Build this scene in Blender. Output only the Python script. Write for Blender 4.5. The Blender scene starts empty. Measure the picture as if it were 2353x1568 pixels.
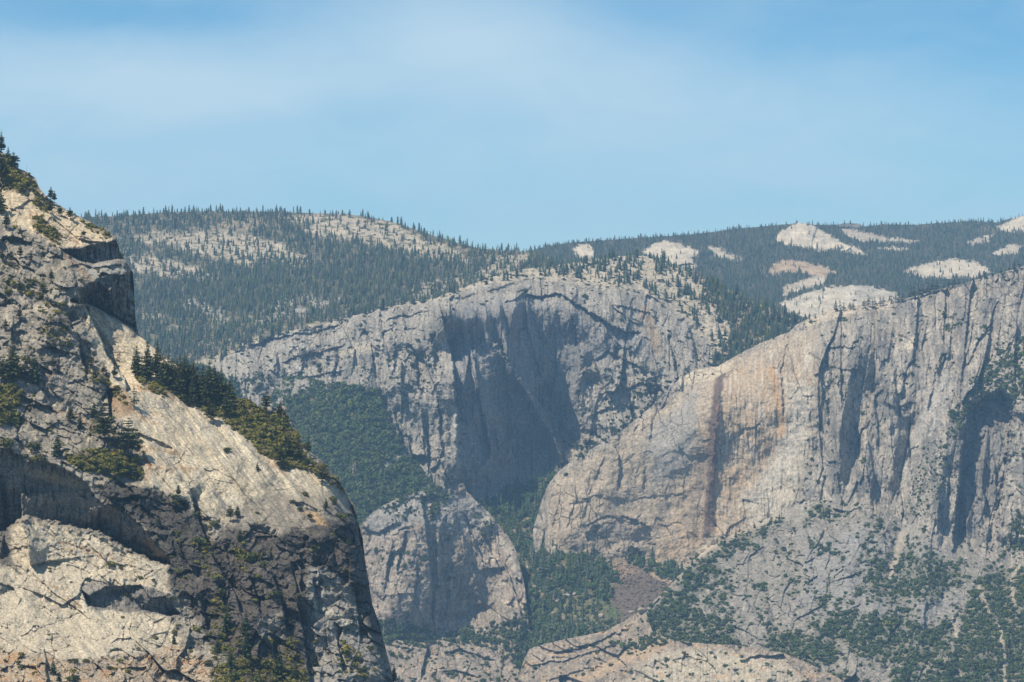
import bpy, bmesh, math, random, time
import numpy as np
T0 = time.time()
STEP = 1.5            # spacing of the terrain grid, in 1/2353 of the picture width
F, CX, CY = 6349.0, 1176.5, 784.0   # focal length and centre of the view, same unit
CAMZ = 1000.0         # eye height above the valley floor, metres
scene = bpy.context.scene
COL = scene.collection
rng = np.random.default_rng(7)

def log(*a): print('%.1fs' % (time.time() - T0), *a)

# ------------------------------------------------------------------ noise
def _h(ix, iy, s):
    a = ix.astype(np.uint32) * np.uint32(374761393) + iy.astype(np.uint32) * np.uint32(668265263) + np.uint32((s * 974634777 + 12345) & 0xffffffff)
    a = (a ^ (a >> np.uint32(13))) * np.uint32(1274126177)
    a = (a ^ (a >> np.uint32(16))) * np.uint32(2246822519)
    return a ^ (a >> np.uint32(15))
def _r(ix, iy, s): return _h(ix, iy, s).astype(np.float64) / 4294967296.0

def pn(x, y, s=0):
    x0 = np.floor(x); y0 = np.floor(y); fx = x - x0; fy = y - y0
    ix = x0.astype(np.int64); iy = y0.astype(np.int64)
    u = fx * fx * fx * (fx * (fx * 6 - 15) + 10); v = fy * fy * fy * (fy * (fy * 6 - 15) + 10)
    def g(i, j):
        a = _r(ix + i, iy + j, s) * 6.2831853
        return np.cos(a) * (fx - i) + np.sin(a) * (fy - j)
    a = g(0, 0); b = g(1, 0); c = g(0, 1); d = g(1, 1)
    return 1.5 * ((a + (b - a) * u) * (1 - v) + (c + (d - c) * u) * v)

def fbm(x, y, s=0, o=4, g=.5):
    t = 0; a = 1; n = 0
    for k in range(o):
        t = t + a * pn(x, y, s + 17 * k); n += a; x = x * 2.03 + 5.1; y = y * 2.03 + 9.7; a *= g
    return t / n

def ridged(x, y, s=0, o=4, g=.55):
    t = 0; a = 1; n = 0
    for k in range(o):
        t = t + a * (1 - np.abs(pn(x, y, s + 31 * k)) * 1.6); n += a; x = x * 2.07 + 3.3; y = y * 2.07 + 1.7; a *= g
    return t / n

def facet(x, y, s=0, tilt=.6):
    """broken blocks: every cell is a flat piece with its own height and tilt; returns height (cell units) and distance to the joint"""
    ix = np.floor(x).astype(np.int64); iy = np.floor(y).astype(np.int64)
    b1 = np.full(x.shape, 9.); b2 = np.full(x.shape, 9.); hh = np.zeros(x.shape)
    for i in (-1, 0, 1):
        for j in (-1, 0, 1):
            cx = ix + i; cy = iy + j
            px = cx + .12 + .76 * _r(cx, cy, s); py = cy + .12 + .76 * _r(cx, cy, s + 1)
            dx = x - px; dy = y - py; d = dx * dx + dy * dy
            h = .5 * (_r(cx, cy, s + 2) - .5) + tilt * 2.7 * ((_r(cx, cy, s + 3) - .5) * dx + (_r(cx, cy, s + 4) - .5) * dy)
            m = d < b1
            b2 = np.where(m, b1, np.minimum(b2, d)); hh = np.where(m, h, hh); b1 = np.where(m, d, b1)
    return hh, np.sqrt(b2) - np.sqrt(b1)

def sst(a, b, x):
    t = np.clip((x - a) / (b - a), 0, 1); return t * t * (3 - 2 * t)

# ------------------------------------------------------------------ shapes drawn over the view
def sdist(U, V, poly):
    """distance to a polyline (signed: positive right of the walk / below a walk to the right) and share of its length at the foot"""
    P = np.array(poly, float)
    L = np.hypot(*(P[1:, :2] - P[:-1, :2]).T); cum = np.concatenate([[0], np.cumsum(L)])
    best = np.full(U.shape, 1e9); sg = np.ones(U.shape); arc = np.zeros(U.shape)
    for k in range(len(P) - 1):
        ax, ay = P[k, :2]; bx, by = P[k + 1, :2]; dx = bx - ax; dy = by - ay; l2 = dx * dx + dy * dy
        t = np.clip(((U - ax) * dx + (V - ay) * dy) / l2, 0, 1)
        ex = U - ax - t * dx; ey = V - ay - t * dy; d = np.hypot(ex, ey)
        m = d < best
        best = np.where(m, d, best); sg = np.where(m, np.sign(dx * (V - ay) - dy * (U - ax)), sg); arc = np.where(m, cum[k] + t * L[k], arc)
    return best * sg, arc, cum[-1]

def inpoly(U, V, poly):
    P = np.array(poly, float); ins = np.zeros(U.shape, bool)
    for k in range(len(P)):
        x1, y1 = P[k]; x2, y2 = P[(k + 1) % len(P)]
        if y1 == y2: continue
        ins ^= ((y1 > V) != (y2 > V)) & (U < (x2 - x1) * (V - y1) / (y2 - y1) + x1)
    return ins

def tps(pts, U, V):
    P = np.array(pts, float); x = P[:, 0] / 1000; y = P[:, 1] / 1000; n = len(P)
    def k(r2): return .5 * r2 * np.log(r2 + 1e-12)
    K = k((x[:, None] - x) ** 2 + (y[:, None] - y) ** 2) + np.eye(n) * 1e-4
    A = np.zeros((n + 3, n + 3)); A[:n, :n] = K; A[:n, n] = 1; A[:n, n + 1] = x; A[:n, n + 2] = y; A[n:, :n] = A[:n, n:].T
    w = np.linalg.solve(A, np.concatenate([P[:, 2], [0, 0, 0]]))
    r = w[n] + w[n + 1] * U / 1000 + w[n + 2] * V / 1000
    for i in range(n):
        r = r + w[i] * k((U / 1000 - x[i]) ** 2 + (V / 1000 - y[i]) ** 2)
    return r

class Layer:
    """one mass of land: a sheet of ground seen from the eye, with its own distance everywhere"""
    def __init__(s, name, top, bottom, pts, seed, rough=1.5, rstep=None, step=STEP, fine=(-30, 2385)):
        s.name = name; s.seed = seed
        T = np.array(top, float); uf = np.arange(T[0, 0], T[-1, 0], .1); tf = np.interp(uf, T[:, 0], T[:, 1])
        w = np.maximum(1, np.abs(np.gradient(tf, .1)) / 2.2) ** .8; w = np.convolve(np.pad(w, 40, 'edge'), np.ones(81) / 81, 'valid'); w = np.where((uf < fine[0]) | (uf > fine[1]), .22, w); cw = np.cumsum(w) * .1 / step
        u = np.interp(np.arange(0, cw[-1]), cw, uf)
        t = np.interp(u, T[:, 0], T[:, 1]); t = t + rough * (fbm(u / 18., u * 0 + seed, seed, 4, .6) * 1.6 + pn(u / 4., u * 0 + seed, seed + 5) * .5)
        if np.isscalar(bottom): b = np.full(u.shape, float(bottom))
        else:
            B = np.array(bottom, float); b = np.interp(u, B[:, 0], B[:, 1])
        b = np.maximum(b, t + 12)
        g = np.exp(-np.linspace(-3, 3, 61) ** 2 / 2); g /= g.sum(); ts = np.interp(uf, u, t); ts = np.interp(u, uf[::10], np.convolve(np.pad(ts[::10], 30, 'edge'), g, 'valid')[:len(uf[::10])]); ts = np.minimum(ts, b - 8)
        n = int(np.percentile(b - t, 85) / (rstep or step)) + 2
        f = np.linspace(0, 1, n)[:, None]
        s.U = np.broadcast_to(u, (n, len(u))).copy(); reg = ts + (b - ts) * f
        s.V = reg + (t - ts) * np.exp(-(reg - ts) / np.minimum(110, .25 * (b - ts) + 2)) * (1 - f)
        s.V = np.maximum.accumulate(s.V, 0) + np.arange(n)[:, None] * 1e-3
        s.top = t; s.u = u; s.step = step; s.f = f; s.bot = b
        s.D = tps(pts, s.U, s.V)
        s.D0 = float(np.median(s.D))
        s.X = (s.U - CX) / F * s.D0; s.Z = (CY - s.V) / F * s.D0     # metres across the view, for the grain of the rock
        s.C = np.zeros(s.U.shape + (3,)); s.veg = np.zeros(s.U.shape)
    def n(s, sc, k=0, o=4, ax=1., ay=1., g=.5): return fbm(s.U / (sc * ax), s.V / (sc * ay), s.seed * 7 + k, o, g)
    def box(s, poly, m):
        P = np.array([p[:2] for p in poly], float); x0, y0 = P.min(0) - m; x1, y1 = P.max(0) + m
        c = np.where((s.u >= x0) & (s.u <= x1))[0]
        if not len(c): return None
        c0, c1 = c[0], c[-1] + 1
        r = np.where(((s.V[:, c0:c1] >= y0) & (s.V[:, c0:c1] <= y1)).any(1))[0]
        if not len(r): return None
        return slice(r[0], r[-1] + 1), slice(c0, c1)
    def fault(s, poly, h, w, e=1.2, jag=2.5, taper=25, k=0, body=1.0):
        """a break in the rock: beyond the line (right / below) the face stands back by h metres, and comes forward again over w"""
        m = w * 4 + 20; ix = s.box(poly, m)
        if ix is None: return
        U, V = s.U[ix], s.V[ix]
        j1, _ = facet(U / 13 + .3 * fbm(U / 9, V / 9, 3, 2), V / 13, 900 + k, .3); j2, _ = facet(U / 6, V / 6, 940 + k, .3)
        U2 = U + jag * (1.5 * j1 + .8 * j2); V2 = V + jag * (1.2 * j1 - .9 * j2) + jag * fbm(U / 30, V / 30, 950 + k, 2)
        d, a, L = sdist(U2, V2, poly)
        hs = np.array([p[2] if len(p) > 2 else 1. for p in poly]); P = np.array([p[:2] for p in poly], float)
        cum = np.concatenate([[0], np.cumsum(np.hypot(*(P[1:] - P[:-1]).T))])
        tp = min(taper, L * .45)
        amp = np.interp(a, cum, hs) * sst(0, tp, a) * sst(0, tp, L - a)
        s.D[ix] += h * amp * sst(-e, e, d) * np.exp(-np.maximum(d, 0) / w) * body
    def undercut(s, top, bot, a0, a1, e=1.3, jag=1.5, k=0, foot=.86):
        """a roof: between the two lines the wall drops sheer under the upper edge and the ground comes forward again at the lower one"""
        ix = s.box(list(top) + list(bot), 12)
        if ix is None: return
        U, V = s.U[ix], s.V[ix]
        U2 = U + jag * fbm(U / 14, V / 14, 910 + k, 3) * 2; V2 = V + jag * fbm(U / 14, V / 14, 960 + k, 3) * 2
        a, _, _ = sdist(U2, V2, top); b, _, _ = sdist(U2, V2, bot)
        ins = inpoly(U2, V2, list(top) + list(bot)[::-1])
        a = np.abs(a); b = np.abs(b); t = a / (a + b + 1e-6)
        s.D[ix] += np.where(ins, (a0 + (a1 - a0) * np.minimum(t / foot, 1)) * sst(0, e, a) * (1 - sst(foot, 1, t) ** .7), 0)
    def bump(s, x, y, rx, ry, h, ang=0, p=1.):
        c, q = math.cos(math.radians(ang)), math.sin(math.radians(ang))
        dx = s.U - x; dy = s.V - y; a = (dx * c + dy * q) / rx; b = (-dx * q + dy * c) / ry
        s.D -= h * np.exp(-(a * a + b * b) ** p)
    def mask(s, poly, feather=10, wob=8, k=0, sc=30, ax=1., ay=1.):
        out = np.zeros(s.U.shape); ix = s.box(poly, feather + wob * 3)
        if ix is None: return out
        U, V = s.U[ix], s.V[ix]
        d, _, _ = sdist(U, V, list(poly) + [poly[0]]); d = np.where(inpoly(U, V, poly), np.abs(d), -np.abs(d))
        d = d + wob * 2 * fbm(U / (sc * ax), V / (sc * ay), s.seed * 3 + 100 + k, 4, .6)
        out[ix] = sst(-feather, feather, d); return out
    def line(s, poly, w, wob=3, k=0, sc=20):
        out = np.zeros(s.U.shape); ix = s.box(poly, w * 2 + wob * 4 + 5)
        if ix is None: return out
        U, V = s.U[ix], s.V[ix]
        U2 = U + wob * 2 * fbm(U / sc, V / sc, 300 + k, 3); V2 = V + wob * 2 * fbm(U / sc, V / sc, 350 + k, 3)
        d, a, L = sdist(U2, V2, poly); out[ix] = (1 - sst(w * .4, w * 1.4, np.abs(d))); return out
    def tint(s, m, c, a=1.):
        m = np.clip(m * a, 0, 1)[..., None]; s.C = s.C * (1 - m) + np.array(c) * m
    def mul(s, f): s.C = s.C * f[..., None]
    def blocks(s, m, size, amp, ax=1., ay=1., ang=0., k=0, tilt=.6, warp=.2):
        """add broken blocks of the given size (metres); m: where and how much"""
        c, q = math.cos(math.radians(ang)), math.sin(math.radians(ang))
        x = s.X * c + s.Z * q; z = -s.X * q + s.Z * c
        x = x / (size * ax); z = z / (size * ay)
        x = x + warp * fbm(x * .9, z * .9, s.seed + 500 + k, 3); z = z + warp * fbm(x * .9 + 40, z * .9, s.seed + 600 + k, 3)
        h, e = facet(x, z, s.seed * 11 + k, tilt)
        s.D += m * amp * h; return h, e
    def cracks(s, m, size, depth, width=.06, ax=1., ay=1., ang=0., k=0):
        c, q = math.cos(math.radians(ang)), math.sin(math.radians(ang))
        x = (s.X * c + s.Z * q) / (size * ax); z = (-s.X * q + s.Z * c) / (size * ay)
        x = x + .5 * fbm(x, z, s.seed + 700 + k, 4); z = z + .5 * fbm(x + 9, z + 3, s.seed + 800 + k, 4)
        h, e = facet(x, z, s.seed * 13 + k)
        r = np.clip(fbm(x * .5, z * .5, s.seed + 810 + k, 2) * 2 + .5, 0, 1)
        s.D += m * depth * r * (1 - sst(0, width, e)); return e
    def pos(s):
        D = s.D
        return np.stack([(s.U - CX) / F * D, D, CAMZ + (CY - s.V) / F * D], -1)
    def at(s, px, py):
        """ground point seen at (px, py), and its grid cell"""
        px = np.atleast_1d(np.asarray(px, float)); py = np.atleast_1d(np.asarray(py, float))
        c = np.clip(np.searchsorted(s.u, px), 0, len(s.u) - 1)
        r = np.array([min(np.searchsorted(s.V[:, k], y), s.V.shape[0] - 1) for k, y in zip(c, py)])
        return s.P[r, c], r, c
    def build(s, mat, label, category, back=((15, 4), (60, 25), (220, 120), (700, 420))):
        s.P = s.pos(); P = s.P; n, m = s.U.shape
        # the far side, out of sight: the land goes on behind the crest and falls away
        rows = [P]; cols = [s.C]; last = P[0]
        Bk = []
        for dy, dz in back:
            q = last.copy(); q[:, 0] *= (q[:, 1] + dy) / q[:, 1]; q[:, 1] += dy; q[:, 2] -= dz; Bk.append(q)
        Q = np.concatenate([np.stack(Bk[::-1])] + rows, 0); Cc = np.concatenate([np.repeat(s.C[:1], len(back), 0)] + cols, 0)
        N, M = Q.shape[:2]
        me = bpy.data.meshes.new(s.name)
        i = np.arange(N * M).reshape(N, M)
        quads = np.stack([i[:-1, :-1], i[1:, :-1], i[1:, 1:], i[:-1, 1:]], -1).reshape(-1, 4)
        me.vertices.add(N * M); me.vertices.foreach_set('co', Q.astype(np.float32).ravel())
        me.loops.add(quads.size); me.loops.foreach_set('vertex_index', quads.astype(np.int32).ravel())
        me.polygons.add(len(quads)); me.polygons.foreach_set('loop_start', np.arange(0, quads.size, 4, dtype=np.int32))
        a = me.color_attributes.new('tint', 'FLOAT_COLOR', 'POINT')
        a.data.foreach_set('color', np.concatenate([np.clip(Cc, 0, 1), np.ones((N, M, 1))], -1).astype(np.float32).ravel())
        me.update(calc_edges=True); me.materials.append(mat)
        o = bpy.data.objects.new(s.name, me); COL.objects.link(o)
        o['kind'] = 'structure'; o['label'] = label; o['category'] = category
        log(s.name, N, M); return o

# ------------------------------------------------------------------ materials
def nodes(name):
    m = bpy.data.materials.new(name); m.use_nodes = True; nt = m.node_tree; nt.nodes.clear()
    out = nt.nodes.new('ShaderNodeOutputMaterial'); b = nt.nodes.new('ShaderNodeBsdfPrincipled'); nt.links.new(b.outputs[0], out.inputs[0])
    return m, nt, b, out

def ground_material(name, grain, bump, joint, lean, slim, lo=.5, hi=1.5):
    """the land's own colours (attribute) broken up by fine procedural grain, joints and bump"""
    m, nt, b, out = nodes(name); N, Lk = nt.nodes.new, nt.links.new
    at = N('ShaderNodeAttribute'); at.attribute_name = 'tint'
    tc = N('ShaderNodeTexCoord')
    def noise(scale, detail, rough):
        n = N('ShaderNodeTexNoise'); n.inputs['Scale'].default_value = scale; n.inputs['Detail'].default_value = detail; n.inputs['Roughness'].default_value = rough; Lk(tc.outputs['Object'], n.inputs['Vector']); return n
    def rng_(v, a, b_, c, d):
        r = N('ShaderNodeMapRange'); r.inputs['From Min'].default_value = a; r.inputs['From Max'].default_value = b_; r.inputs['To Min'].default_value = c; r.inputs['To Max'].default_value = d; Lk(v, r.inputs['Value']); return r.outputs[0]
    def mul(a, b_):
        n = N('ShaderNodeMath'); n.operation = 'MULTIPLY'; Lk(a, n.inputs[0]); Lk(b_, n.inputs[1]); return n.outputs[0]
    n1 = noise(1 / grain, 5, .7); g = rng_(n1.outputs['Fac'], .3, .7, lo, hi)
    # joints: thin broken lines where the rock has opened
    wv = noise(.35 / joint, 3, .6); vm = N('ShaderNodeVectorMath'); vm.operation = 'MULTIPLY_ADD'; Lk(wv.outputs['Color'], vm.inputs[0]); vm.inputs[1].default_value = (joint * 1.6,) * 3; Lk(tc.outputs['Object'], vm.inputs[2])
    mp = N('ShaderNodeMapping'); mp.inputs['Scale'].default_value = (slim[0] / joint, .45 / joint, slim[1] / joint); mp.inputs['Rotation'].default_value = (0, lean, 0); Lk(vm.outputs[0], mp.inputs[0])
    vo = N('ShaderNodeTexVoronoi'); vo.feature = 'DISTANCE_TO_EDGE'; vo.inputs['Scale'].default_value = 1.; Lk(mp.outputs[0], vo.inputs['Vector'])
    gate = rng_(noise(.22 / joint, 2, .5).outputs['Fac'], .50, .66, 0, 1)
    line = mul(rng_(vo.outputs['Distance'], .0, .045, 1, 0), gate)
    crack = rng_(line, 0, 1, 1, .45)
    mx = N('ShaderNodeVectorMath'); mx.operation = 'SCALE'; Lk(at.outputs['Color'], mx.inputs[0]); Lk(mul(g, crack), mx.inputs['Scale'])
    Lk(mx.outputs[0], b.inputs['Base Color']); b.inputs['Roughness'].default_value = .92; b.inputs['Specular IOR Level'].default_value = .15
    n2 = noise(1.3 / grain, 4, .75); h = N('ShaderNodeMath'); h.operation = 'MULTIPLY_ADD'; Lk(line, h.inputs[0]); h.inputs[1].default_value = -.8; Lk(n2.outputs['Fac'], h.inputs[2])
    bp = N('ShaderNodeBump'); bp.inputs['Strength'].default_value = 1.; bp.inputs['Distance'].default_value = bump
    Lk(h.outputs[0], bp.inputs['Height']); Lk(bp.outputs[0], b.inputs['Normal'])
    return m

def leaf_material(name):
    m, nt, b, out = nodes(name); N, Lk = nt.nodes.new, nt.links.new
    at = N('ShaderNodeAttribute'); at.attribute_name = 'tint'
    n1 = N('ShaderNodeTexNoise'); n1.inputs['Scale'].default_value = .35; n1.inputs['Detail'].default_value = 3
    tc = N('ShaderNodeTexCoord'); Lk(tc.outputs['Object'], n1.inputs['Vector'])
    mr = N('ShaderNodeMapRange'); mr.inputs['From Min'].default_value = .3; mr.inputs['From Max'].default_value = .7; mr.inputs['To Min'].default_value = .75; mr.inputs['To Max'].default_value = 1.25
    Lk(n1.outputs['Fac'], mr.inputs['Value'])
    mx = N('ShaderNodeVectorMath'); mx.operation = 'SCALE'; Lk(at.outputs['Color'], mx.inputs[0]); Lk(mr.outputs[0], mx.inputs['Scale'])
    Lk(mx.outputs[0], b.inputs['Base Color']); b.inputs['Roughness'].default_value = .7; b.inputs['Specular IOR Level'].default_value = .25
    return m
ROCK_NEAR = ground_material('granite_near', 1.8, .9, 9., -.85, (.3, 1.))
ROCK_FAR = ground_material('granite_far', 6.5, 3.2, 26., .1, (1., .3))
LEAF = leaf_material('foliage')

# ------------------------------------------------------------------ plants
def tri_mesh(name, V, Ft, C, mats=(LEAF,), Fm=None):
    me = bpy.data.meshes.new(name)
    me.vertices.add(len(V)); me.vertices.foreach_set('co', np.asarray(V, np.float32).ravel())
    me.loops.add(len(Ft) * 3); me.loops.foreach_set('vertex_index', np.asarray(Ft, np.int32).ravel())
    me.polygons.add(len(Ft)); me.polygons.foreach_set('loop_start', np.arange(0, len(Ft) * 3, 3, dtype=np.int32))
    a = me.color_attributes.new('tint', 'FLOAT_COLOR', 'POINT')
    a.data.foreach_set('color', np.concatenate([np.clip(C, 0, 1), np.ones((len(C), 1))], 1).astype(np.float32).ravel())
    me.update(calc_edges=True)
    for m in mats: me.materials.append(m)
    return me

def bush(r, n=70, flat=.7, leaf=.34, lobes=5):
    """leaf clumps spread over a few lobes; radius 1, standing on z=0"""
    L = [(0, 0, .5 * flat, .62)] + [(.55 * math.cos(a), .55 * math.sin(a), (.3 + .45 * r.random()) * flat, .36 + .2 * r.random()) for a in r.random(lobes) * 6.283]
    V, Ft, C = [], [], []
    for i in range(n):
        x, y, z, q = L[i % len(L)] if i % 3 else L[0]
        d = r.normal(size=3); d /= np.linalg.norm(d); d[2] = abs(d[2]) if r.random() < .75 else d[2]
        c = np.array([x, y, z]) + d * q * np.array([1, 1, flat]) * (.75 + .35 * r.random())
        c[2] = max(c[2], .02)
        nn = d + r.normal(size=3) * .45; nn /= np.linalg.norm(nn)
        a = np.cross(nn, r.normal(size=3)); a /= np.linalg.norm(a); b = np.cross(nn, a)
        s = leaf * (.6 + .8 * r.random()); k = len(V)
        for t in (0, 2.1, 4.2):
            V.append(c + s * (a * math.cos(t) + b * math.sin(t)) * (.7 + .6 * r.random()))
        Ft.append((k, k + 1, k + 2)); C += [[.8 + .4 * r.random()] * 3] * 3
        C[-1] = C[-2] = C[-3]
    return np.array(V), np.array(Ft), np.array(C)

def conifer(r, tiers, per, width=.2, droop=.3, bare=.12, clumps=1, power=.8, trunk=True, thick=.5, ragged=.25, fluff=.55):
    """whorls of branches round a stem; height 1. Returns crown and trunk separately"""
    V, Ft, C = [], [], []
    def tri(p, q, w, c):
        k = len(V); V.extend([p, q, w]); Ft.append((k, k + 1, k + 2)); C.extend([[c] * 3] * 3)
    lean = (r.normal() * .01, r.normal() * .01)
    for t in range(tiers):
        f = (t + r.random() * .6) / tiers
        z = bare + (1 - bare) * f; R = width * ((1 - f) ** power) * (1 - ragged + 2 * ragged * r.random()) + .006
        if f < .15: R *= .6 + f * 2.6
        for k in range(per):
            if r.random() < .12: continue
            a = 6.2832 * (k + r.random() * .8) / per + t * 1.3
            q = R * (.65 + .55 * r.random()); dz = -droop * q * (.4 + r.random() * .9) + .02 * (1 - f)
            ca, sa = math.cos(a), math.sin(a); c = .75 + .5 * r.random()
            for j in range(clumps):
                o0 = q * (j + (0 if clumps > 1 else .0)) / clumps * .9; o1 = q * (j + 1.25) / clumps if clumps > 1 else q
                w = thick * q / (clumps ** .6) * (.7 + .5 * r.random()); jz = (r.random() - .5) * .02
                base = np.array([lean[0] * z + ca * o0, lean[1] * z + sa * o0, z + dz * o0 / max(q, 1e-4) + jz])
                tip = np.array([lean[0] * z + ca * o1, lean[1] * z + sa * o1, z + dz * o1 / max(q, 1e-4) + jz])
                sd = np.array([-sa, ca, 0]) * w * .5; up = np.array([0, 0, .35 * w])
                mid = base * .45 + tip * .55
                tri(base + up * .4, mid + sd - up * r.random(), tip, c); tri(base + up * .4, tip, mid - sd - up * r.random(), c * (.85 + .3 * r.random()))
                if clumps > 1: uz = np.array([0, 0, w * fluff]); tri(mid + uz * (.6 + .5 * r.random()), tip - uz * .2 * r.random(), base - uz * .5 * r.random(), c * (.9 + .3 * r.random())); tri(mid + uz * .3 + sd * .7, tip + uz * .5 * r.random(), mid - uz * .55 - sd * .7, c * (.75 + .3 * r.random()))
    tri(np.array([-.012, 0, .96]), np.array([.012, 0, .96]), np.array([0, 0, 1.03]), 1.)
    V, Ft, C = np.array(V), np.array(Ft), np.array(C)
    tv, tf = [], []
    for i, (z, q) in enumerate(((-.03, .016), (.5, .009), (.98, .002))):
        for k in range(5): tv.append((q * math.cos(k * 1.2566) + lean[0] * z, q * math.sin(k * 1.2566) + lean[1] * z, z))
    for i in range(2):
        for k in range(5):
            a = i * 5 + k; b = i * 5 + (k + 1) % 5; tf += [(a, b, b + 5), (a, b + 5, a + 5)]
    return (V, Ft, C), (np.array(tv, float), np.array(tf), None)

def fir(r, tiers=5, sides=6, width=.16, ragged=.35, power=.85):
    """dense narrow conifer: tiers of ragged skirts; height 1"""
    V, Ft, C = [], [], []
    for t in range(tiers):
        f = t / tiers; z0 = .04 + .96 * f; z1 = min(1.02, z0 + 1.45 / tiers); R = width * (1 - f) ** power * (1 + .25 * (r.random() - .5)) + .008
        k = len(V); V.append((r.normal() * .008, r.normal() * .008, z1)); C.append([.9 + .2 * r.random()] * 3)
        for i in range(sides * 2):
            a = 3.14159 * (i + r.random() * .5) / sides; q = R * ((.5 + .2 * r.random()) if i % 2 else 1 + ragged * (r.random() - .35))
            V.append((q * math.cos(a), q * math.sin(a), z0 + (.25 / tiers if i % 2 else -.12 / tiers * r.random()))); C.append([.7 + .6 * r.random()] * 3)
        n = sides * 2
        for i in range(n): Ft.append((k, k + 1 + i, k + 1 + (i + 1) % n))
    return np.array(V), np.array(Ft), np.array(C)
GREENS = {'pine': (.076, .086, .027), 'fir': (.031, .051, .029), 'bush': (.135, .135, .036), 'oak': (.058, .086, .030), 'dark': (.038, .054, .026)}
BARK = (.09, .07, .055)
def variants_conifer(n, seed, **k):
    r = np.random.default_rng(seed); out = []
    for i in range(n):
        (v, f, c), (tv, tf, _) = conifer(r, **k)
        C = np.concatenate([c, np.full((len(tv), 3), -1.)])
        out.append((np.concatenate([v, tv]), np.concatenate([f, tf + len(v)]), C))
    return out
def variants_fir(count, seed, **k):
    r = np.random.default_rng(seed); return [fir(r, width=k.get('w', .16) * (.6 + .95 * r.random()), ragged=.35 + .6 * r.random(), tiers=k.get('tiers', 5) + int(r.integers(0, 2)), power=.4 + .75 * r.random()) for i in range(count)]
def variants_bush(count, seed, **k):
    r = np.random.default_rng(seed); return [bush(r, **k) for i in range(count)]

def mass(name, variants, P, S, colors, label, category, kind='stuff', squash=None):
    """many plants nobody could count, as one mesh. P points, S sizes (x, z), colors per plant"""
    r = np.random.default_rng(len(P)); Vs, Fs, Cs = [], [], []; off = 0
    pick = r.integers(0, len(variants), len(P)); rot = r.random(len(P)) * 6.2832
    for k, (v, f, c) in enumerate(variants):
        i = np.where(pick == k)[0]
        if not len(i): continue
        ca, sa = np.cos(rot[i])[:, None], np.sin(rot[i])[:, None]
        x = (v[:, 0] * ca - v[:, 1] * sa) * S[i, :1] + P[i, :1]; y = (v[:, 0] * sa + v[:, 1] * ca) * S[i, :1] + P[i, 1:2]; z = v[:, 2] * S[i, 1:2] + P[i, 2:3]
        V = np.stack([x, y, z], -1).reshape(-1, 3)
        Ft = (f[None] + (np.arange(len(i)) * len(v))[:, None, None]).reshape(-1, 3) + off
        cc = np.where(c[None] < 0, np.array(BARK), c[None] * colors[i][:, None]); off += len(V)
        Vs.append(V); Fs.append(Ft); Cs.append(cc.reshape(-1, 3))
    me = tri_mesh(name, np.concatenate(Vs), np.concatenate(Fs), np.concatenate(Cs))
    o = bpy.data.objects.new(name, me); COL.objects.link(o); o['kind'] = kind; o['label'] = label; o['category'] = category
    log(name, len(P), len(me.polygons)); return o

def scatter(layer, dens, spacing, seed, ymax=1600, jitter=True):
    """points on a layer; dens 0..1 over the grid, spacing in view units"""
    r = np.random.default_rng(seed); lim = layer.V
    cell = np.gradient(layer.u)[None] * np.gradient(layer.V, axis=0)
    p = np.clip(dens, 0, 1) * (layer.U > 330 - 1000 * (layer.name != 'oak_slope')) * (layer.U < 2480) * (layer.U > -120) * cell / (spacing * spacing) * (layer.V < ymax) * (layer.V > -50)
    hit = np.argwhere(r.random(p.shape) < p); r.shuffle(hit)
    # keep them apart
    g = {}; keep = []
    for a, b in hit:
        x, y = layer.U[a, b], layer.V[a, b]; key = (int(x / (spacing * .72)), int(y / (spacing * .72)))
        if key in g: continue
        g[key] = 1; keep.append((a, b))
    keep = np.array(keep).reshape(-1, 2)
    return layer.P[keep[:, 0], keep[:, 1]].copy(), keep

def tints(base, n, seed, v=.3, warm=.1):
    r = np.random.default_rng(seed); k = 1 + v * (r.random((n, 1)) * 2 - 1); w = r.random((n, 1)) * warm + (r.random((n, 1)) > .93) * warm * 2.5
    return np.array(base) * k * np.concatenate([1 + w, 1 + w * .5, 1 - w], 1)
# ------------------------------------------------------------------ the land, far to near
CREAM, GREY, DARK, SOIL, BLACK, TAN = (.43, .37, .285), (.27, .255, .24), (.125, .12, .118), (.33, .20, .11), (.05, .05, .052), (.37, .255, .15)
PALE, SCRUB, DUFF = (.52, .45, .35), (.085, .085, .038), (.19, .145, .10)

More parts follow.
